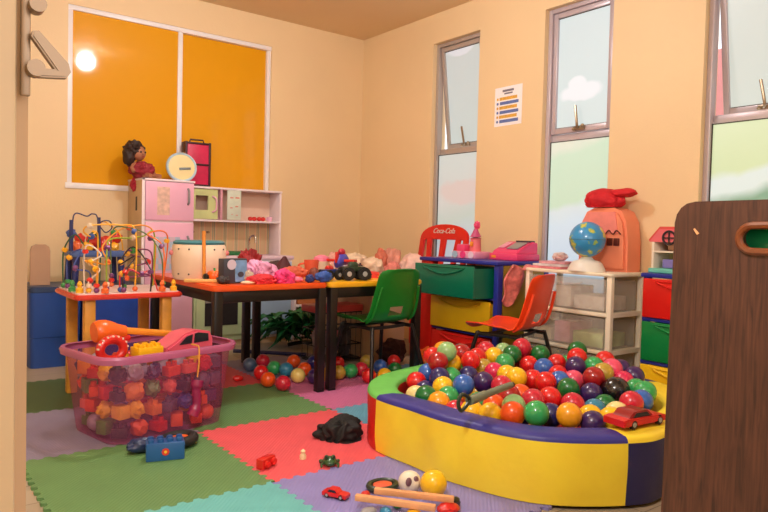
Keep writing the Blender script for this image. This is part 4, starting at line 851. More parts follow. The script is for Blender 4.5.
wire(A_, .20, 'yellow', (246, 180, 50), [(.02, .02, 0), (.04, .02, .17), (.09, .0, .15), (.13, -.05, .10), (.15, -.05, 0)], .004, 0)
# ------------------------------------------------------------------ things on top of the kitchen
FT = 1.1051; HT = 1.0841
sc_ = thing('toy_suitcase', 'pink and black toy suitcase standing on the kitchen hutch', 'suitcase', (1.753, 4.455, HT), math.radians(-3))
MB().box((0, 0, .15), (.168, .085, .296), .012).done('shell', M('magenta_shell', (206, 34, 84), rough=.45, var=.08, vs=14), sc_)
dk = M('dark_red_trim', (60, 18, 28), rough=.5)
f = MB()
for x in (-.082, .082): f.box((x, -.002, .1535), (.016, .094, .304), .004)
for z in (.0085, .295, .15): f.box((0, -.002, z), (.168, .094, .014), .004)
f.done('trim', dk, sc_); MB().tube([(-.05, -.01, .302), (-.045, -.01, .322), (.045, -.01, .322), (.05, -.01, .302)], .006, 8, smooth=False).done('handle', dk, sc_)
ck_ = thing('toy_clock', 'round pale toy clock with light blue rim leaning on the suitcase', 'toy clock', (1.592, 4.30, FT)); tilt = math.radians(-78)
rot = (PI/2-math.radians(10), 0, math.radians(-8))
MB().lathe([(0, 0), (.085, 0), (.088, .006), (.085, .016), (0, .016)], (0, 0, .088), 36, rot=rot).done('face', M('pale_yellow_face', (232, 214, 150), rough=.4, var=.04), ck_)
MB().tube([tuple(Vector((0, 0, .088))+Euler(rot).to_matrix() @ Vector((.091*math.cos(k*PI/12), .091*math.sin(k*PI/12), .010))) for k in range(24)], .0095, 8, closed=True, sub=2).done('rim', M('light_blue_rim', (168, 196, 214), rough=.35, coat=.2), ck_)
hp = Euler(rot).to_matrix(); hm = MB(); 
hm.box((0, 0, 0), (.075, .016, .004), .001); hm.bm.transform(Matrix.Translation(Vector((0, 0, .088))+hp @ Vector((.02, -.01, .019))) @ hp.to_4x4() @ Matrix.Rotation(.1, 4, 'Z')); hm.done('hand', M('grey_hand', (110, 120, 122), rough=.4), ck_)
DL = thing('doll', 'dark haired doll in a dark red dress lolling on the left end of the fridge', 'doll', (1.352, 4.36, FT), math.radians(20)); DL.scale = (1.25, 1.25, 1.25)
skin = M('doll_skin', (176, 116, 86), rough=.5, var=.03)
body = MB(); body.tube([(0, 0, .015), (-.005, .01, .05), (-.012, .0, .085), (-.018, -.004, .10)], [.034, .034, .033, .032, .031, .030, .028, .026, .024, .022, .019, .016, .013, .012, .012, .012, .012, .012, .012], 12)
body.sph((-.025, -.012, .128), .036, (.92, .95, 1.05), 20); body.sph((-.026, -.047, .124), .006, seg=8)
body.tube([(.02, 0, .08), (.045, -.02, .05), (.05, -.045, .022)], .009, 8); body.tube([(-.04, 0, .08), (-.07, -.02, .055), (-.075, -.04, .03)], .009, 8)
body.tube([(.015, -.02, .016), (.03, -.07, .018), (.04, -.10, .013)], .011, 8); body.tube([(-.015, -.02, .016), (-.02, -.07, .018), (-.02, -.10, .013)], .011, 8); body.done('body', skin, DL)
for s_ in (-1, 1): MB().sph((-.025+s_*.013, -.045, .133), .005, seg=8).done('eye', black_pl, DL)
MB().box((-.025, -.047, .112), (.012, .003, .003), .001).done('mouth', M('doll_lips', (170, 50, 60), rough=.5), DL)
MB().blob((-.036, .012, .145), (.050, .046, .048), .3, 3, 2, 4).blob((-.066, .012, .115), (.030, .032, .055), .3, 3, 6, 3).done('hair', M('dark_brown_hair', (46, 26, 20), rough=.6, var=.2, vs=30, bump=.6, bs=50), DL)
MB().blob((-.005, -.012, .045), (.062, .062, .044), .25, 2.6, 9, 4, flat=-.95).done('dress', M('dark_red_dress', (150, 34, 50), rough=.7, var=.12, vs=20, bump=.4, bs=40), DL)
clothheap('toy_scarf', 'dark pink doll cloth spilling over the left edge of the fridge', (1.322, 4.40, 1.02), (.022, .05, .05), M('pink_red_cloth', (196, 44, 74), rough=.7, var=.1, vs=20, bump=.4), 12, amp=.35, flat=-.98)
# ------------------------------------------------------------------ clutter on the orange table
creamp = M('cream_drum', (240, 216, 190), rough=.4, var=.03); tealp = M('teal_plastic', (60, 132, 146), rough=.4, var=.05)
DR = thing('toy_drum', 'cream toy drum with a teal top on the orange table', 'toy drum', (1.268, 3.165, TZ+.0005), math.radians(-14))
MB().lathe([(0, 0), (.118, 0), (.128, .02), (.134, .10), (.128, .165), (.118, .176), (0, .176)], seg=36).done('barrel', creamp, DR)
MB().lathe([(0, .172), (.122, .172), (.126, .182), (.112, .192), (0, .19)], seg=36).done('drumhead', tealp, DR)
for k, a in enumerate((-.95, -.5, .45, .95)):
    for z in (.03, .15): MB().sph((.130*math.sin(a), -.130*math.cos(a), z), .0045, seg=8).done('screw', M('dull_screw', (96, 88, 84), rough=.4, metal=.5), DR)
for s_ in (-1, 1): MB().sph((.133*s_, -.02, .13), .013, seg=10).done('lug', M('pink_lug', (220, 130, 130), rough=.4), DR)
tag(MB().box((0, 0, .008), (.17, .035, .016), .004).done('wooden_block', M('pale_yellow_wood', (232, 180, 104), rough=.5, var=.06), None, (1.205, 2.955, TZ+.0005), math.radians(-25)), 'flat pale wooden block lying in front of the toy drum', 'wooden block')
tag(MB().cyl((0, 0, 0), (.006, .024, .222), .0085, seg=12).done('drumstick', M('orange_stick', (226, 140, 40), rough=.4), None, (1.222, 2.985, TZ+.0175)), 'ochre drumstick leaning upright against the toy drum', 'drumstick')
pk = thing('toy_pumpkin', 'small orange toy pumpkin beside the picture box on the orange table', 'toy pumpkin', (1.262, 2.955, TZ+.0005))
pb = MB()
for k in range(8): pb.sph((.017*math.cos(k*PI/4), .017*math.sin(k*PI/4), .028), .023, (1, 1, 1.15), 12)
pb.done('pumpkin', orgp, pk); MB().tube([(0, 0, .05), (0, .003, .066)], .005, 6).done('stalk', M('green_toy', (60, 170, 90)), pk); MB().blob((-.043, 0, .022), (.014, .02, .02), .2, 2, 3, 3).done('dark_knob', black_pl, pk)
pbx = thing('picture_box', 'dark grey box with a blue and white picture on the orange table', 'box', (1.312, 2.865, TZ+.0005), math.radians(8))
MB().box((0, 0, .058), (.125, .05, .115), .004).done('carton', M('slate_card', (62, 66, 78), rough=.4, var=.08, vs=12), pbx)
MB().prism(rrect(.062, .10, .006), .002, Matrix.Translation((.028, -.0245, .058)) @ Euler((PI/2, 0, 0)).to_matrix().to_4x4()).done('picture', M('sky_blue_print', (122, 164, 214), rough=.35, var=.15, vs=25), pbx)
MB().prism([(.024*math.cos(k*PI/7), .024*math.sin(k*PI/7)) for k in range(14)], .0022, Matrix.Translation((-.022, -.0247, .088)) @ Euler((PI/2, 0, 0)).to_matrix().to_4x4()).done('white_patch', M('pale_print', (214, 206, 224), rough=.4), pbx)
MB().prism([(.016*math.cos(k*PI/6), .013*math.sin(k*PI/6)) for k in range(12)], .003, Matrix.Translation((.026, -.0262, .042)) @ Euler((PI/2, 0, 0)).to_matrix().to_4x4()).done('dark_patch', M('slate_card', (62, 66, 78)), pbx)
def lump(name, label, loc, size, rgb, seed, amp=.3, fr_=2.2, rz=0, cat='toy', group=None, bump=.3):
    o = MB().blob((0, 0, size[2]*.92+.0005), size, amp, fr_, seed, 4, flat=-.92).done(name, M('clutter_%d_%d_%d' % rgb, rgb, rough=.6, var=.12, vs=18, bump=bump), None, (loc[0], loc[1], TZ if len(loc) < 3 else loc[2]), rz, smooth=70)
    return tag(o, label, cat, group)
lump('soap', 'flat cream oval piece at the front edge of the orange table', (1.352, 2.785), (.036, .018, .009), (236, 212, 176), 1, .05, bump=0)
lump('toy_mouse', 'dark grey plush lump beside the base of the picture box', (1.258, 2.845), (.030, .026, .020), (56, 50, 52), 2)
clothheap('red_cloth', 'red cloth lying along the front of the orange table', (1.432, 2.80, TZ), (.075, .036, .026), M('scarlet_cloth', (206, 36, 48), rough=.7, var=.1, bump=.5, bs=30), 6, flat=-.6)
clothheap('patterned_cloth', 'pink and white patterned doll dress heaped on the orange table', (1.475, 2.905, TZ), (.095, .050, .062), M('pink_white_print', (236, 150, 186), rough=.7, var=.3, vs=32, bump=.5, bs=30), 14, amp=.55, flat=-.6)
clothheap('pink_cloth', 'hot pink doll dress hanging towards the front table edge', (1.548, 2.80, TZ), (.050, .045, .042), M('hot_pink_cloth', (240, 60, 130), rough=.7, var=.15, vs=26, bump=.5, bs=30), 15, amp=.5, flat=-.6)
lump('pouch', 'beige fabric pouch beneath the patterned doll dress', (1.384, 2.845), (.022, .034, .030), (196, 172, 150), 4)
lump('plush_toy', 'dark red shaggy plush standing behind the patterned dress', (1.51, 3.10), (.06, .050, .078), (150, 28, 34), 5, .5, 3.2)
lump('plush_toy', 'coral brown furry slipper lying behind the hot pink dress', (1.68, 2.95), (.085, .040, .036), (206, 92, 62), 7, .25, 4)
lump('toy_shoe', 'flat pink striped doll shoe right of the hot pink dress', (1.625, 2.83), (.045, .030, .014), (226, 120, 150), 8, .15)
hatm = M('maroon_felt', (74, 18, 24), rough=.7, var=.12, bump=.3)
HH = thing('toy_hat', 'pointed maroon felt toy hat behind the coral slipper', 'toy hat', (1.752, 3.19, TZ+.0005)); HH.location.z += .003; HH.scale = (1.2, 1.2, 1.0); MB().lathe([(0, 0), (.078, 0), (.08, .008), (.052, .03), (.030, .065), (.006, .108), (0, .108)], seg=20, rot=(0, .1, 0)).done('crown', hatm, HH); MB().lathe([(0, 0), (.086, 0), (.086, .006), (0, .008)], seg=24).done('brim', hatm, HH)
lump('plush_toy', 'dark brown flat plush left of the maroon hat', (1.79, 3.33), (.085, .05, .040), (70, 46, 44), 9)
sg = thing('toy_glasses', 'dark wire toy spectacles propped behind the pink dresses', 'toy spectacles', (1.60, 3.085, TZ+.10))
MB().tube([(-.015, 0, -.02), (-.018, 0, .02), (-.010, 0, .03)], .003, 6).tube([(.008, 0, -.02), (.008, 0, .018), (.014, 0, .03)], .003, 6).tube([(-.018, 0, -.018), (.012, 0, -.018)], .003, 6, smooth=False).done('frame', black_pl, sg)
sg.location.z = TZ+.0205+.0
def cup(label, loc, r, h_, m_, mh, rz):
    c = thing('toy_cup', label, 'toy cup', loc, rz); MB().lathe([(0, 0), (r*.8, 0), (r, h_), (r*.9, h_), (r*.72, .006), (0, .006)], seg=22).done('cup', m_, c); MB().tube([(r*.9, 0, h_*.8), (r*1.7, 0, h_*.7), (r*1.6, 0, h_*.3), (r*.85, 0, h_*.2)], r*.14, 8).done('handle', mh, c)
cup('coral orange toy jug on the orange table near the yellow one', (1.838, 3.03, TZ+.0005), .040, .098, M('coral_toy', (226, 96, 66)), M('coral_toy', (226, 96, 66)), 2.4)
cup('cream toy mug with pink lid right of the coral jug', (1.935, 3.085, TZ+.0005), .045, .088, creamp, creamp, 0.2)
MB().lathe([(0, .0), (.046, .0), (.042, .02), (.02, .032), (0, .034)], (0, 0, .0885), 22).done('lid', M('pink_lid', (236, 120, 150), rough=.4), bpy.data.objects['toy_cup.002'] if 'toy_cup.002' in bpy.data.objects else None)
lump('toy_animal', 'brown plush ball in front of the cream mug', (1.775, 2.90), (.024, .028, .034), (120, 60, 44), 11, .15)
lump('toy_animal', 'blue toy figure lying at the front edge between both tables', (1.675, 2.775), (.024, .018, .020), (40, 56, 120), 12, .4)
lump('toy_animal', 'bright blue toy dinosaur lying at the front left of the yellow table', (1.765, 2.790), (.048, .024, .028), (46, 84, 165), 13, .25, 2.2)
# big wheeled toys on the yellow table
def truck(label, loc, rz, s, body_m, cabm, grp='big wheeled toy trucks'):
    t = thing('toy_truck', label, 'toy truck', loc, rz, grp)
    MB().box((0, 0, .085*s), (.17*s, .075*s, .035*s), .008*s).done('body', body_m, t); MB().box((-.01*s, 0, .118*s), (.08*s, .066*s, .038*s), .012*s, taper=.75).done('cabin', cabm, t)
    for sx in (-.062, .062):
        for sy in (-1, 1):
            wl_ = MB().cyl((sx*s, sy*.040*s, .05*s), (sx*s, sy*.078*s, .05*s), .05*s, seg=22, bev=.008*s).done('wheel', tyre, t); MB().cyl((sx*s, sy*.062*s, .05*s), (sx*s, sy*.081*s, .05*s), .026*s, .018*s, seg=14).done('hub', hubm, wl_)
    MB().box((.09*s, 0, .075*s), (.016*s, .08*s, .03*s), .003*s).done('bumper', M('lime_trim', (110, 150, 60), rough=.4), t)
truck('black toy monster truck with lime bumper and big wheels on the yellow table', (1.985, 2.845, TZ+.0005), math.radians(-14), .70, M('truck_black', (44, 62, 40), rough=.35, var=.3, vs=40), M('truck_black', (34, 34, 36)))
truck('dark blue toy truck with big wheels behind the monster truck', (1.872, 2.90, TZ+.0005), math.radians(10), .54, M('truck_blue', (40, 60, 120), rough=.35), M('truck_red', (200, 44, 40), rough=.35))
ro = thing('toy_aeroplane', 'purple and red toy plane perched behind the toy trucks', 'toy plane', (2.0, 2.985, TZ+.0005), math.radians(30)); ro.scale = (1.0, 1.0, 1.2); bpu = M('purple_blue_toy', (70, 66, 170), rough=.35, coat=.2)
MB().tube([(-.06, 0, .06), (0, 0, .085), (.06, 0, .075)], [.014, .018, .022, .026, .028, .03, .03, .03, .029, .027, .024, .02, .016], 10).done('fuselage', bpu, ro); MB().box((0, 0, .08), (.05, .17, .012), .005).done('wing', red_pl, ro); MB().box((-.055, 0, .095), (.03, .012, .05), .004).done('tail', red_pl, ro); MB().box((0, 0, .03), (.04, .07, .06), .006).done('stand', white_lam, ro); MB().sph((.0, 0, .118), .022, (1.2, .9, .8), 12).done('canopy', M('crimson_canopy', (190, 40, 60), rough=.3), ro)
tag(MB().box((0, 0, .011), (.17, .13, .022), .003).done('picture_book', M('red_book_cover', (214, 60, 56), rough=.45, var=.08), None, (2.27, 3.16, TZ+.0005), math.radians(-24)), 'flat red picture book lying at the back right of the yellow table', 'book')
bk2 = MB().prism([(0, 0), (.14, 0), (.07, .05)], .12, Matrix.Translation((-.07, .06, 0)) @ Euler((PI/2, 0, 0)).to_matrix().to_4x4()).done('toy_roof', M('red_toy_roof', (226, 66, 62), rough=.45, var=.06), None, (2.16, 2.985, TZ+.0005), math.radians(-20)); tag(bk2, 'red wedge shaped toy roof between monster truck and green chair', 'toy')
lump('toy_animal', 'small black and green toy beetle right of the monster truck', (2.085, 2.86), (.024, .02, .022), (50, 60, 40), 21, .4)
lump('toy_animal', 'dark toy lizard standing up by the red toy roof', (2.095, 2.945), (.018, .016, .042), (60, 40, 40), 22, .4)
# ------------------------------------------------------------------ plush heap on the toy chest in the corner, crate and plant beneath the tables
TC = thing('toy_chest', 'pale wooden toy chest with red lid behind the yellow table', 'toy chest', (2.565, 3.56, ZF)); wch = M('pale_chest_wood', (214, 186, 150), rough=.5, var=.05)
MB().box((0, 0, .235), (.27, .56, .47), .006).done('box', wch, TC); MB().box((0, 0, .487), (.28, .58, .034), .008).done('lid', M('red_painted_wood', (222, 60, 40)), TC)
hz = ZF+.505
for k, (x, y, s, c, l) in enumerate([(2.50, 3.38, (.07, .075, .075), (226, 196, 170), 'cream plush at the front left of the plush heap'), (2.635, 3.335, (.055, .055, .06), (224, 130, 120), 'coral pink plush in front on the toy chest'), (2.53, 3.62, (.10, .075, .085), (230, 204, 176), 'big pale plush in the middle of the toy chest'), (2.64, 3.475, (.045, .045, .10), (206, 110, 84), 'tan plush with upright head on the toy chest'), (2.48, 3.76, (.09, .07, .08), (232, 170, 160), 'pale pink plush at the back of the toy chest'), (2.465, 3.475, (.035, .03, .05), (200, 70, 70), 'small red plush at the left edge of the toy chest')]):
    lump('plush_toy', l, (x, y, hz), s, c, 30+k, .3, 2.2, 0, 'plush toy', 'plush toys on the toy chest')
lump('plush_toy', 'pale pink plush sitting on the red plastic chair', (2.86, 3.40, .4405), (.09, .10, .115), (236, 196, 184), 41, .25, 2, 0, 'plush toy'); lump('plush_toy', 'salmon plush leaning at the rear of the red plastic chair', (2.83, 3.60, .4405), (.07, .07, .13), (224, 150, 130), 42, .3, 2, 0, 'plush toy')
SH = thing('open_shelf', 'low white open shelf with orange brown cardboard right of the play kitchen', 'shelf', (2.60, 4.36, ZF))
for x in (-.165, .165): MB().box((x, 0, .24), (.016, .26, .48), .002).done('side_panel', white_lam, SH)
for z in (.03, .25, .47): MB().box((0, 0, z), (.315, .26, .016), .002).done('shelf', white_lam, SH)
for k, (x, z, l) in enumerate([(-.08, .0385, 'left brown carton on the lower board of the white shelf'), (.075, .0385, 'right brown carton on the lower board of the white shelf'), (0, .2585, 'wide brown carton on the upper board of the white shelf')]):
    tag(MB().box((0, 0, .08), (.13 if z < .1 else .24, .2, .16), .003).done('carton', M('brown_card', (186, 112, 62), rough=.6, var=.06), None, (2.60+x, 4.36, ZF+z)), l, 'box', 'brown cartons on the white shelf')
CT = thing('mesh_basket', 'black wire basket full of grey and pink bits under the yellow table', 'basket', (2.255, 3.455, 0))
f = MB(); 
for z in (.005, .10, .20, .30):
    f.tube([(-.16, -.09, z), (.16, -.09, z), (.16, .09, z), (-.16, .09, z)], .004, 6, smooth=False, closed=True)
for k in range(9):
    x = -.16+.04*k; f.tube([(x, -.09, .005), (x, -.09, .30)], .002, 5, smooth=False); f.tube([(x, .09, .005), (x, .09, .30)], .002, 5, smooth=False)
f.done('basket', blk_metal, CT)
MB().box((0, 0, .012), (.31, .17, .004)).done('bottom', blk_metal, CT)
bs_ = thing('box', 'coral red box lid lying across the black wire basket', 'box', (2.255, 3.455, .304)); MB().box((0, 0, .02), (.34, .19, .04), .006).done('lid', M('coral_lid', (222, 84, 84), rough=.45, var=.05), bs_)
for k, (x, z, c, l) in enumerate([(-.09, .0145, (150, 140, 150), 'grey lump at the left inside the wire basket'), (.0, .0145, (206, 120, 130), 'pink lump in the middle inside the wire basket'), (.09, .0145, (90, 84, 90), 'dark lump at the right inside the wire basket')]): lump('toy_part', l, (2.255+x, 3.455, z), (.036, .055, .11), c, 50+k, .3, 3, 0, 'toy', 'bits inside the wire basket')
PL = thing('artificial_plant', 'dark green leafy artificial plant lying under the orange table', 'artificial plant', (2.25, 4.0, ZF), 0); PL.scale = (1.5, 1.1, 1.4); random.seed(21); lf = MB()
for k in range(72):
    a = PI*.5+random.uniform(-2.1, 2.1)+PI*.5; el_ = random.uniform(.05, .9); L_ = random.uniform(.13, .30); d = Vector((math.cos(a)*math.cos(el_), math.sin(a)*math.cos(el_)*.35, math.sin(el_)*.75)); o0 = Vector((random.uniform(-.05, .18), random.uniform(-.08, .08), .03+random.uniform(0, .06))); wv_ = d.cross(Vector((0, 0, 1))).normalized()*random.uniform(.018, .034)
    def leaf(u, v, d=d, o0=o0, w_=wv_, L_=L_): return o0+d*(L_*u)+w_*((v-.5)*2*math.sin(PI*min(1, u*.92+.08))**.8)+Vector((0, 0, .05*math.sin(PI*u)-.06*u*u+.012*abs(v-.5)))
    lf.grid(leaf, 6, 2, .002)
for v in lf.bm.verts: v.co.z = max(v.co.z, .003)
lf.done('foliage', M('dark_leaf', (14, 96, 44), rough=.45, var=.18, vs=10), PL); MB().tube([(.0, 0, .012), (.08, -.02, .02), (.19, -.06, .012)], .010, 8).done('stem', M('dark_green_metal', (40, 56, 44)), PL)
tag(MB().cyl((-.17, .165, .0125), (.17, -.165, .0125), .0125, seg=14).done('plastic_tube', M('dark_blue_leg', (40, 50, 108)), None, (1.985, 3.765, 0.0005)), 'dark blue tube lying on the floor in front of the artificial plant', 'tube')
tag(MB().blob((0, 0, .05), (.06, .05, .055), .4, 2.4, 61, 3, flat=-.9).done('toy_part', orgp, None, (2.645, 3.0, .0)), 'orange red toy under the far side of the green chair', 'toy')
tag(MB().blob((0, 0, .07), (.09, .07, .075), .4, 2.4, 62, 3, flat=-.9).done('plush_toy', M('dark_maroon_plush', (60, 22, 22), rough=.8, var=.1, bump=.5), None, (2.50, 3.15, 0)), 'dark maroon plush on the floor behind the green chair', 'plush toy')
# ------------------------------------------------------------------ on the blue topped unit
UT = .6525
pinkp = M('bright_pink_plastic', (236, 66, 120), rough=.35, coat=.2, var=.04); palep = M('pale_pink_plastic', (240, 160, 190), rough=.35, var=.04)
PT = thing('toy_castle', 'pink toy castle with a little tower on the blue topped drawer unit', 'toy castle', (2.93, 2.925, UT), math.radians(4))
MB().box((0, 0, .022), (.16, .19, .044), .008).done('base', palep, PT); MB().box((.0, .05, .064), (.10, .07, .045), .01).done('keep', pinkp, PT)
tw_ = MB().lathe([(0, .04), (.036, .04), (.032, .12), (.038, .125), (.0, .135)], (0, -.03, 0), 18).done('tower', M('coral_pink', (232, 110, 120), rough=.4), PT); MB().lathe([(.036, 0), (.02, .03), (.012, .05), (0, .056)], (0, -.03, .132), 18).done('tower_roof', M('mauve_roof', (196, 70, 120), rough=.4), PT)
MB().box((-.02, -.03, .09), (.05, .02, .03), .004).done('window', M('amber_toy', (248, 150, 44)), tw_)
for y, c in ((-.065, M('pale_lilac_laminate', (220, 190, 206))), (.0, M('hot_pink_cloth', (240, 60, 130))), (.065, M('light_blue_rim', (168, 196, 214)))): MB().lathe([(0, 0), (.022, 0), (.022, .004), (0, .004)], (-.0805, y, .024), 14, rot=(0, -PI/2, 0)).done('panel_button', c, PT)
MB().blob((.01, -.03, .205), (.022, .018, .026), .3, 3, 4, 3).done('finial', pinkp, PT)
CRg = thing('toy_cash_register', 'pink toy cash register with grey keys on the blue topped drawer unit', 'toy cash register', (3.04, 2.675, UT), math.radians(-4))
MB().box((0, 0, .02), (.19, .235, .04), .006).done('drawer_base', M('bright_pink_plastic', (236, 66, 120)), CRg)
MB().prism([(-.085, .04), (.09, .04), (.09, .105), (.05, .112), (-.07, .058)], .21, Matrix.Translation((0, .105, 0)) @ Euler((PI/2, 0, 0)).to_matrix().to_4x4(), bev=.005).done('body', pinkp, CRg)
kp = MB().box((-.015, -.035, .088), (.09, .09, .006), .002, ry=math.radians(-24)).done('keypad', grey_pl, CRg); MB().box((.06, -.03, .113), (.04, .12, .012), .003).done('display', M('dark_glass_display', (70, 66, 74), rough=.2), CRg); MB().box((-.01, .065, .09), (.08, .05, .006), .002, ry=math.radians(-24)).done('tray', palep, CRg)
MB().box((-.096, .075, .02), (.004, .035, .016), .001).done('drawer_tab', M('amber_toy', (248, 150, 44)), CRg)
# cloth hanging between the blue unit and the clear cart
hc = MB(); hc.grid(lambda u, v: Vector((2.76+.15*u+.014*math.sin(9*v+2*u), 2.44+.075*v**.8+.012*math.sin(7*u), .628+.012*math.sin(8*u)-(.24+.05*math.sin(5*u))*max(0, v-.18)**1.1)), 18, 18, .008); o = hc.done('hanging_cloth', M('pink_floral_cloth', (226, 130, 126), rough=.75, var=.28, vs=22, bump=.3), None, smooth=70); tag(o, 'pink patterned cloth hanging off the left end of the clear drawer cart', 'cloth')
# ------------------------------------------------------------------ on the clear drawer cart
CTZ = .6252
for k, (sz_, c, l) in enumerate([((.20, .22, .012), (226, 130, 140), 'pinkish magazine at the bottom of the pile on the cart'), ((.18, .19, .012), (236, 222, 224), 'white magazine in the middle of the pile on the cart'), ((.15, .16, .014), (214, 150, 160), 'rose coloured booklet on top of the pile on the cart')]):
    tag(MB().box((0, 0, sz_[2]/2), sz_, .002).done('magazine', M('magazine_%d' % k, c, rough=.4, var=.2, vs=16), None, (2.99+.005*k, 2.335-.01*k, CTZ+.013*k), math.radians(6*k-4)), l, 'magazine', 'magazines piled on the drawer cart')
tag(MB().blob((0, 0, .024), (.05, .036, .025), .3, 3, 5, 3, flat=-.9).done('toy_animal', M('pinkish_white_board', (232, 206, 202)), None, (3.03, 2.33, CTZ+.0402)), 'small pale toy lying on the magazine pile', 'toy')
GL = thing('globe', 'small blue school globe on a flared white stand', 'globe', (2.942, 2.092, CTZ)); gm_, nt, b = nodes('globe_map'); L = nt.links
tcn = nt.nodes.new('ShaderNodeTexCoord'); n = nt.nodes.new('ShaderNodeTexNoise'); n.inputs['Scale'].default_value = 16; n.inputs['Detail'].default_value = 5; L.new(tcn.outputs['Object'], n.inputs['Vector'])
r = nt.nodes.new('ShaderNodeValToRGB'); el = r.color_ramp.elements; r.color_ramp.interpolation = 'EASE'
for q in range(3): el.new(.5)
for e, (p_, c_) in zip(el, [(0, (30, 128, 196)), (.53, (52, 150, 210)), (.555, (150, 190, 90)), (.62, (214, 200, 96)), (.72, (220, 140, 80))]): e.position = p_; e.color = (*lin(c_), 1)
L.new(n.outputs['Fac'], r.inputs['Fac']); L.new(r.outputs['Color'], b.inputs['Base Color']); b.inputs['Roughness'].default_value = .3; b.inputs['Coat Weight'].default_value = .4
gs = MB().sph((0, 0, 0), .0925, seg=36).done('sphere', gm_, GL); gs.location = (0, 0, .165)
MB().tube([(.0935*math.cos(k*PI/12), .0935*math.sin(k*PI/12), 0) for k in range(24)], .0015, 6, closed=True, sub=1).done('equator_band', M('globe_seam', (40, 96, 130), rough=.4), gs)
MB().lathe([(0, 0), (.096, 0), (.096, .008), (.078, .042), (.066, .052), (.04, .058), (.024, .074), (0, .076)], seg=32).done('stand', M('white_plastic', (235, 230, 222)), GL); MB().lathe([(.0, .0735), (.02, .0735), (.028, .08), (.0, .08)], seg=20).done('collar', tealp, GL)
TW = thing('toy_tower', 'salmon pink toy house tower with a dark window and red cloth hat', 'toy house', (3.122, 2.085, CTZ)); salm = M('salmon_plastic', (246, 146, 112), rough=.4, var=.03); salm2 = M('pink_salmon_plastic', (240, 140, 130), rough=.4, var=.05, vs=20)
prof = [(-.15, 0), (.15, 0), (.148, .16), (.135, .26), (.105, .315), (.06, .335), (-.06, .335), (-.105, .315), (-.135, .26), (-.148, .16)]
MB().prism(prof, .15, Matrix.Translation((-.07, 0, 0)) @ Matrix(((0, 0, 1, 0), (1, 0, 0, 0), (0, 1, 0, 0), (0, 0, 0, 1))), bev=.016).done('tower_wall', salm, TW)
MB().prism([(-.10, .20), (.125, .20), (.115, .27), (.08, .312), (-.08, .312)], .006, Matrix.Translation((-.074, 0, 0)) @ Matrix(((0, 0, 1, 0), (1, 0, 0, 0), (0, 1, 0, 0), (0, 0, 0, 1)))).done('front_panel', salm2, TW)
for y in (-.095, -.055): MB().box((-.0745, y, .155), (.012, .03, .040), .002).done('window_pane', M('dark_brown_pane', (96, 40, 30), rough=.3), TW)
MB().tube([(-.077, -.12, .195), (-.078, -.095, .215), (-.078, -.075, .195), (-.078, -.05, .215), (-.077, -.03, .195)], .0035, 6).done('scroll', M('dark_brown_pane', (96, 40, 30)), TW)
rh = MB(); rh.drape((0, .01, .040), (.075, .115, .062), 33, 4, .06, .2, -.62); rh.drape((.0, -.10, .075), (.045, .075, .024), 35, 3, .06, .2, -.9); o = rh.done('red_hat', M('red_felt', (206, 22, 36), rough=.75, var=.08, vs=14, bump=.3), None, (3.11, 2.10, CTZ+.338), smooth=70); tag(o, 'floppy red cloth hat draped over the salmon toy tower', 'hat')
# dollhouse on the right unit
DH = thing('dollhouse', 'small white toy dollhouse with red roof on the right drawer unit', 'dollhouse', (2.96, 1.56, .6425)); wd = M('white_dollhouse', (240, 226, 206), rough=.4, var=.02)
MB().box((0, 0, .012), (.17, .29, .022), .004).done('floor_slab', M('mint_plastic', (110, 196, 176), rough=.4), DH); MB().box((.07, 0, .085), (.012, .27, .125), .002).done('rear_panel', M('pale_yellow_face', (232, 214, 150)), DH)
for y in (-.13, .13): MB().box((0, y, .085), (.15, .012, .125), .002).done('side_panel', wd, DH)
MB().box((0, 0, .10), (.15, .25, .008), .001).done('upper_floor', wd, DH); g = MB(); g.prism([(-.15, .145), (.15, .145), (.10, .205), (-.10, .205)], .012, Matrix.Translation((-.075, 0, 0)) @ Matrix(((0, 0, 1, 0), (1, 0, 0, 0), (0, 1, 0, 0), (0, 0, 0, 1)))); gb = g.done('gable', M('coral_pink', (232, 110, 120)), DH)
wn = MB(); wn.tube([(-.079, .05+.03*math.cos(k*PI/8), .165+.03*math.sin(k*PI/8)) for k in range(16)], .005, 6, closed=True); wn.box((-.079, .05, .165), (.006, .058, .006)); wn.box((-.079, .05, .165), (.006, .006, .058)); wn.done('round_window', dark_glass, gb)
MB().prism([(-.16, .147), (.16, .147), (.16, .155), (.108, .215), (-.108, .215), (-.16, .155)], .15, Matrix.Translation((-.06, 0, .002)) @ Matrix(((0, 0, 1, 0), (1, 0, 0, 0), (0, 1, 0, 0), (0, 0, 0, 1)))).done('roof', M('coral_red_roof', (222, 84, 76), rough=.4), DH)
MB().box((-.02, .05, .045), (.06, .09, .04), .004).done('toy_bed', M('lilac_toy', (130, 120, 190), rough=.4), DH); MB().box((-.02, -.03, .125), (.05, .07, .03), .004).done('toy_sofa', M('amber_toy', (248, 150, 44)), DH); MB().box((.0, .06, .125), (.05, .05, .035), .004).done('toy_cupboard', M('tan_board', (190, 150, 120)), DH)
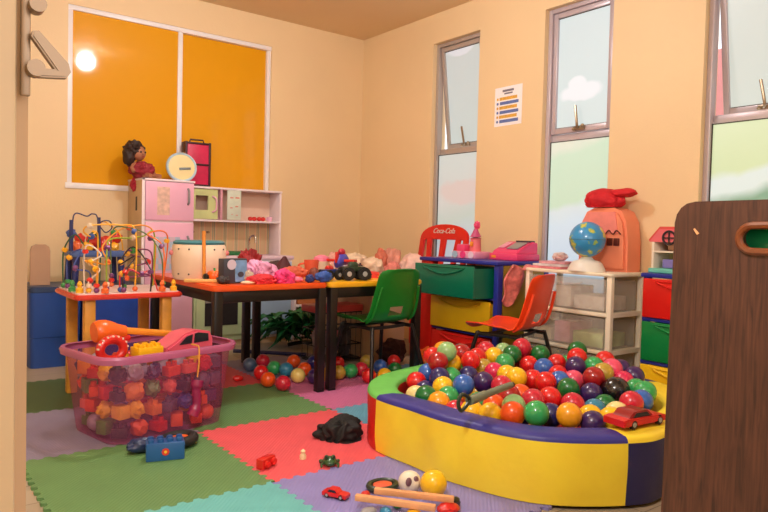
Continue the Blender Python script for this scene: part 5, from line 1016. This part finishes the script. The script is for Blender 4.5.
# ------------------------------------------------------------------ notice on the wall between the windows
NT = thing('notice', 'white printed notice with yellow and blue bars on the wall between two windows', 'notice', (XR-.0005, 2.915, 1.632)); paper = M('white_paper', (248, 244, 246), rough=.6, var=.02)
rm = Matrix(((0, 0, -1, 0), (-1, 0, 0, 0), (0, 1, 0, 0), (0, 0, 0, 1)))
MB().prism([(-.115, -.125), (.115, -.125), (.115, .125), (-.115, .125)], .001, rm).done('sheet', paper, NT)
ink = M('grey_ink', (120, 116, 130), rough=.6, var=0); yb_ = M('yellow_bar', (222, 170, 70), rough=.6, var=.12, vs=90); bb_ = M('blue_bar', (96, 116, 176), rough=.6, var=.12, vs=90)
def bar(x0, x1, y0, y1, m_, nm, sk=0): return MB().prism([(x0, y0), (x1, y0+sk), (x1, y1+sk), (x0, y1)], .0014, rm).done(nm, m_, NT)
bar(-.05, .045, .092, .106, ink, 'title_line'); bar(-.035, .035, .076, .086, ink, 'title_line')
for k in range(6):
    y = .050-k*.029; bar(-.075+.004*(k % 2), .075+.012*(k % 2), y-.010, y+.010, yb_ if k % 2 == 0 else bb_, 'text_bar'); MB().prism([(.009*math.cos(a*PI/5)-.09, .009*math.sin(a*PI/5)+y) for a in range(10)], .0014, rm).done('bullet', bb_ if k % 2 else yb_, NT)
# ------------------------------------------------------------------ brown board with a hand hole close to the camera, green bin behind it
BM, nt, b = nodes('dark_wood_veneer'); L = nt.links; tcn = nt.nodes.new('ShaderNodeTexCoord'); mp = nt.nodes.new('ShaderNodeMapping'); mp.inputs['Scale'].default_value = (1, 34, 2.2); L.new(tcn.outputs['Object'], mp.inputs['Vector'])
n = nt.nodes.new('ShaderNodeTexNoise'); n.inputs['Scale'].default_value = 4; n.inputs['Detail'].default_value = 8; n.inputs['Distortion'].default_value = 1.2; L.new(mp.outputs[0], n.inputs['Vector']); r = nt.nodes.new('ShaderNodeValToRGB'); el = r.color_ramp.elements
el[0].position = .3; el[0].color = (*lin((52, 31, 24)), 1); el[1].position = .72; el[1].color = (*lin((94, 57, 42)), 1); L.new(n.outputs['Fac'], r.inputs['Fac']); L.new(r.outputs['Color'], b.inputs['Base Color']); b.inputs['Roughness'].default_value = .45
XB = 1.055; RK = thing('toy_rack', 'dark wood end board with a hand hole at the right, close by', 'toy rack', (XB, .36, 0))
out = [(-.30, 0), (.228, 0), (.222, .828), (.219, .842), (.212, .853), (.202, .860), (.188, .863), (-.30, .867)]
def slot(hw, hr, cx_=.075, cz_=.805): return [(cx_+hw+hr*math.cos(a), cz_+hr*math.sin(a)) for a in [PI/2-PI*k/8 for k in range(9)]]+[(cx_-hw+hr*math.cos(a), cz_+hr*math.sin(a)) for a in [-PI/2-PI*k/8 for k in range(9)]]
bmx = Matrix(((0, 0, 1, 0), (1, 0, 0, 0), (0, 1, 0, 0), (0, 0, 0, 1)))
SC = .0535
MB().prism(out, .018, bmx, holes=[slot(.042, .0175, SC)], bev=.0025).done('end_board', BM, RK)
rg_ = MB(); rg_.tube([(-.001, y, z) for y, z in slot(.042, .020, SC)], .006, 8, smooth=False, closed=True); rg_.done('hole_rim', M('brown_hole_rim', (118, 62, 30), rough=.35, coat=.2, var=.05), RK)
MB().prism([(.188, .818), (.186, .8195), (.178, .811), (.182, .809)], .0015, Matrix.Translation((-.0012, 0, .0)) @ bmx).done('chip', M('pale_wood', (226, 164, 112)), RK)
MB().box((.36, -.19, .40), (.68, .018, .80), .003).done('back_board', BM, RK); MB().box((.37, .0, .60), (.70, .36, .016), .002).done('shelf', BM, RK)
GB = thing('toy_tub', 'shiny green plastic tub seen through the hand hole of the brown board', 'tub', (XB+.185, .40, .6085)); gpl = M('green_tub_plastic', (40, 190, 132), rough=.25, coat=.4, var=.03)
MB().box((0, 0, .108), (.30, .30, .215), .03, seg=4).done('tub', gpl, GB); MB().box((0, 0, .22), (.32, .32, .02), .008).done('lid', gpl, GB)
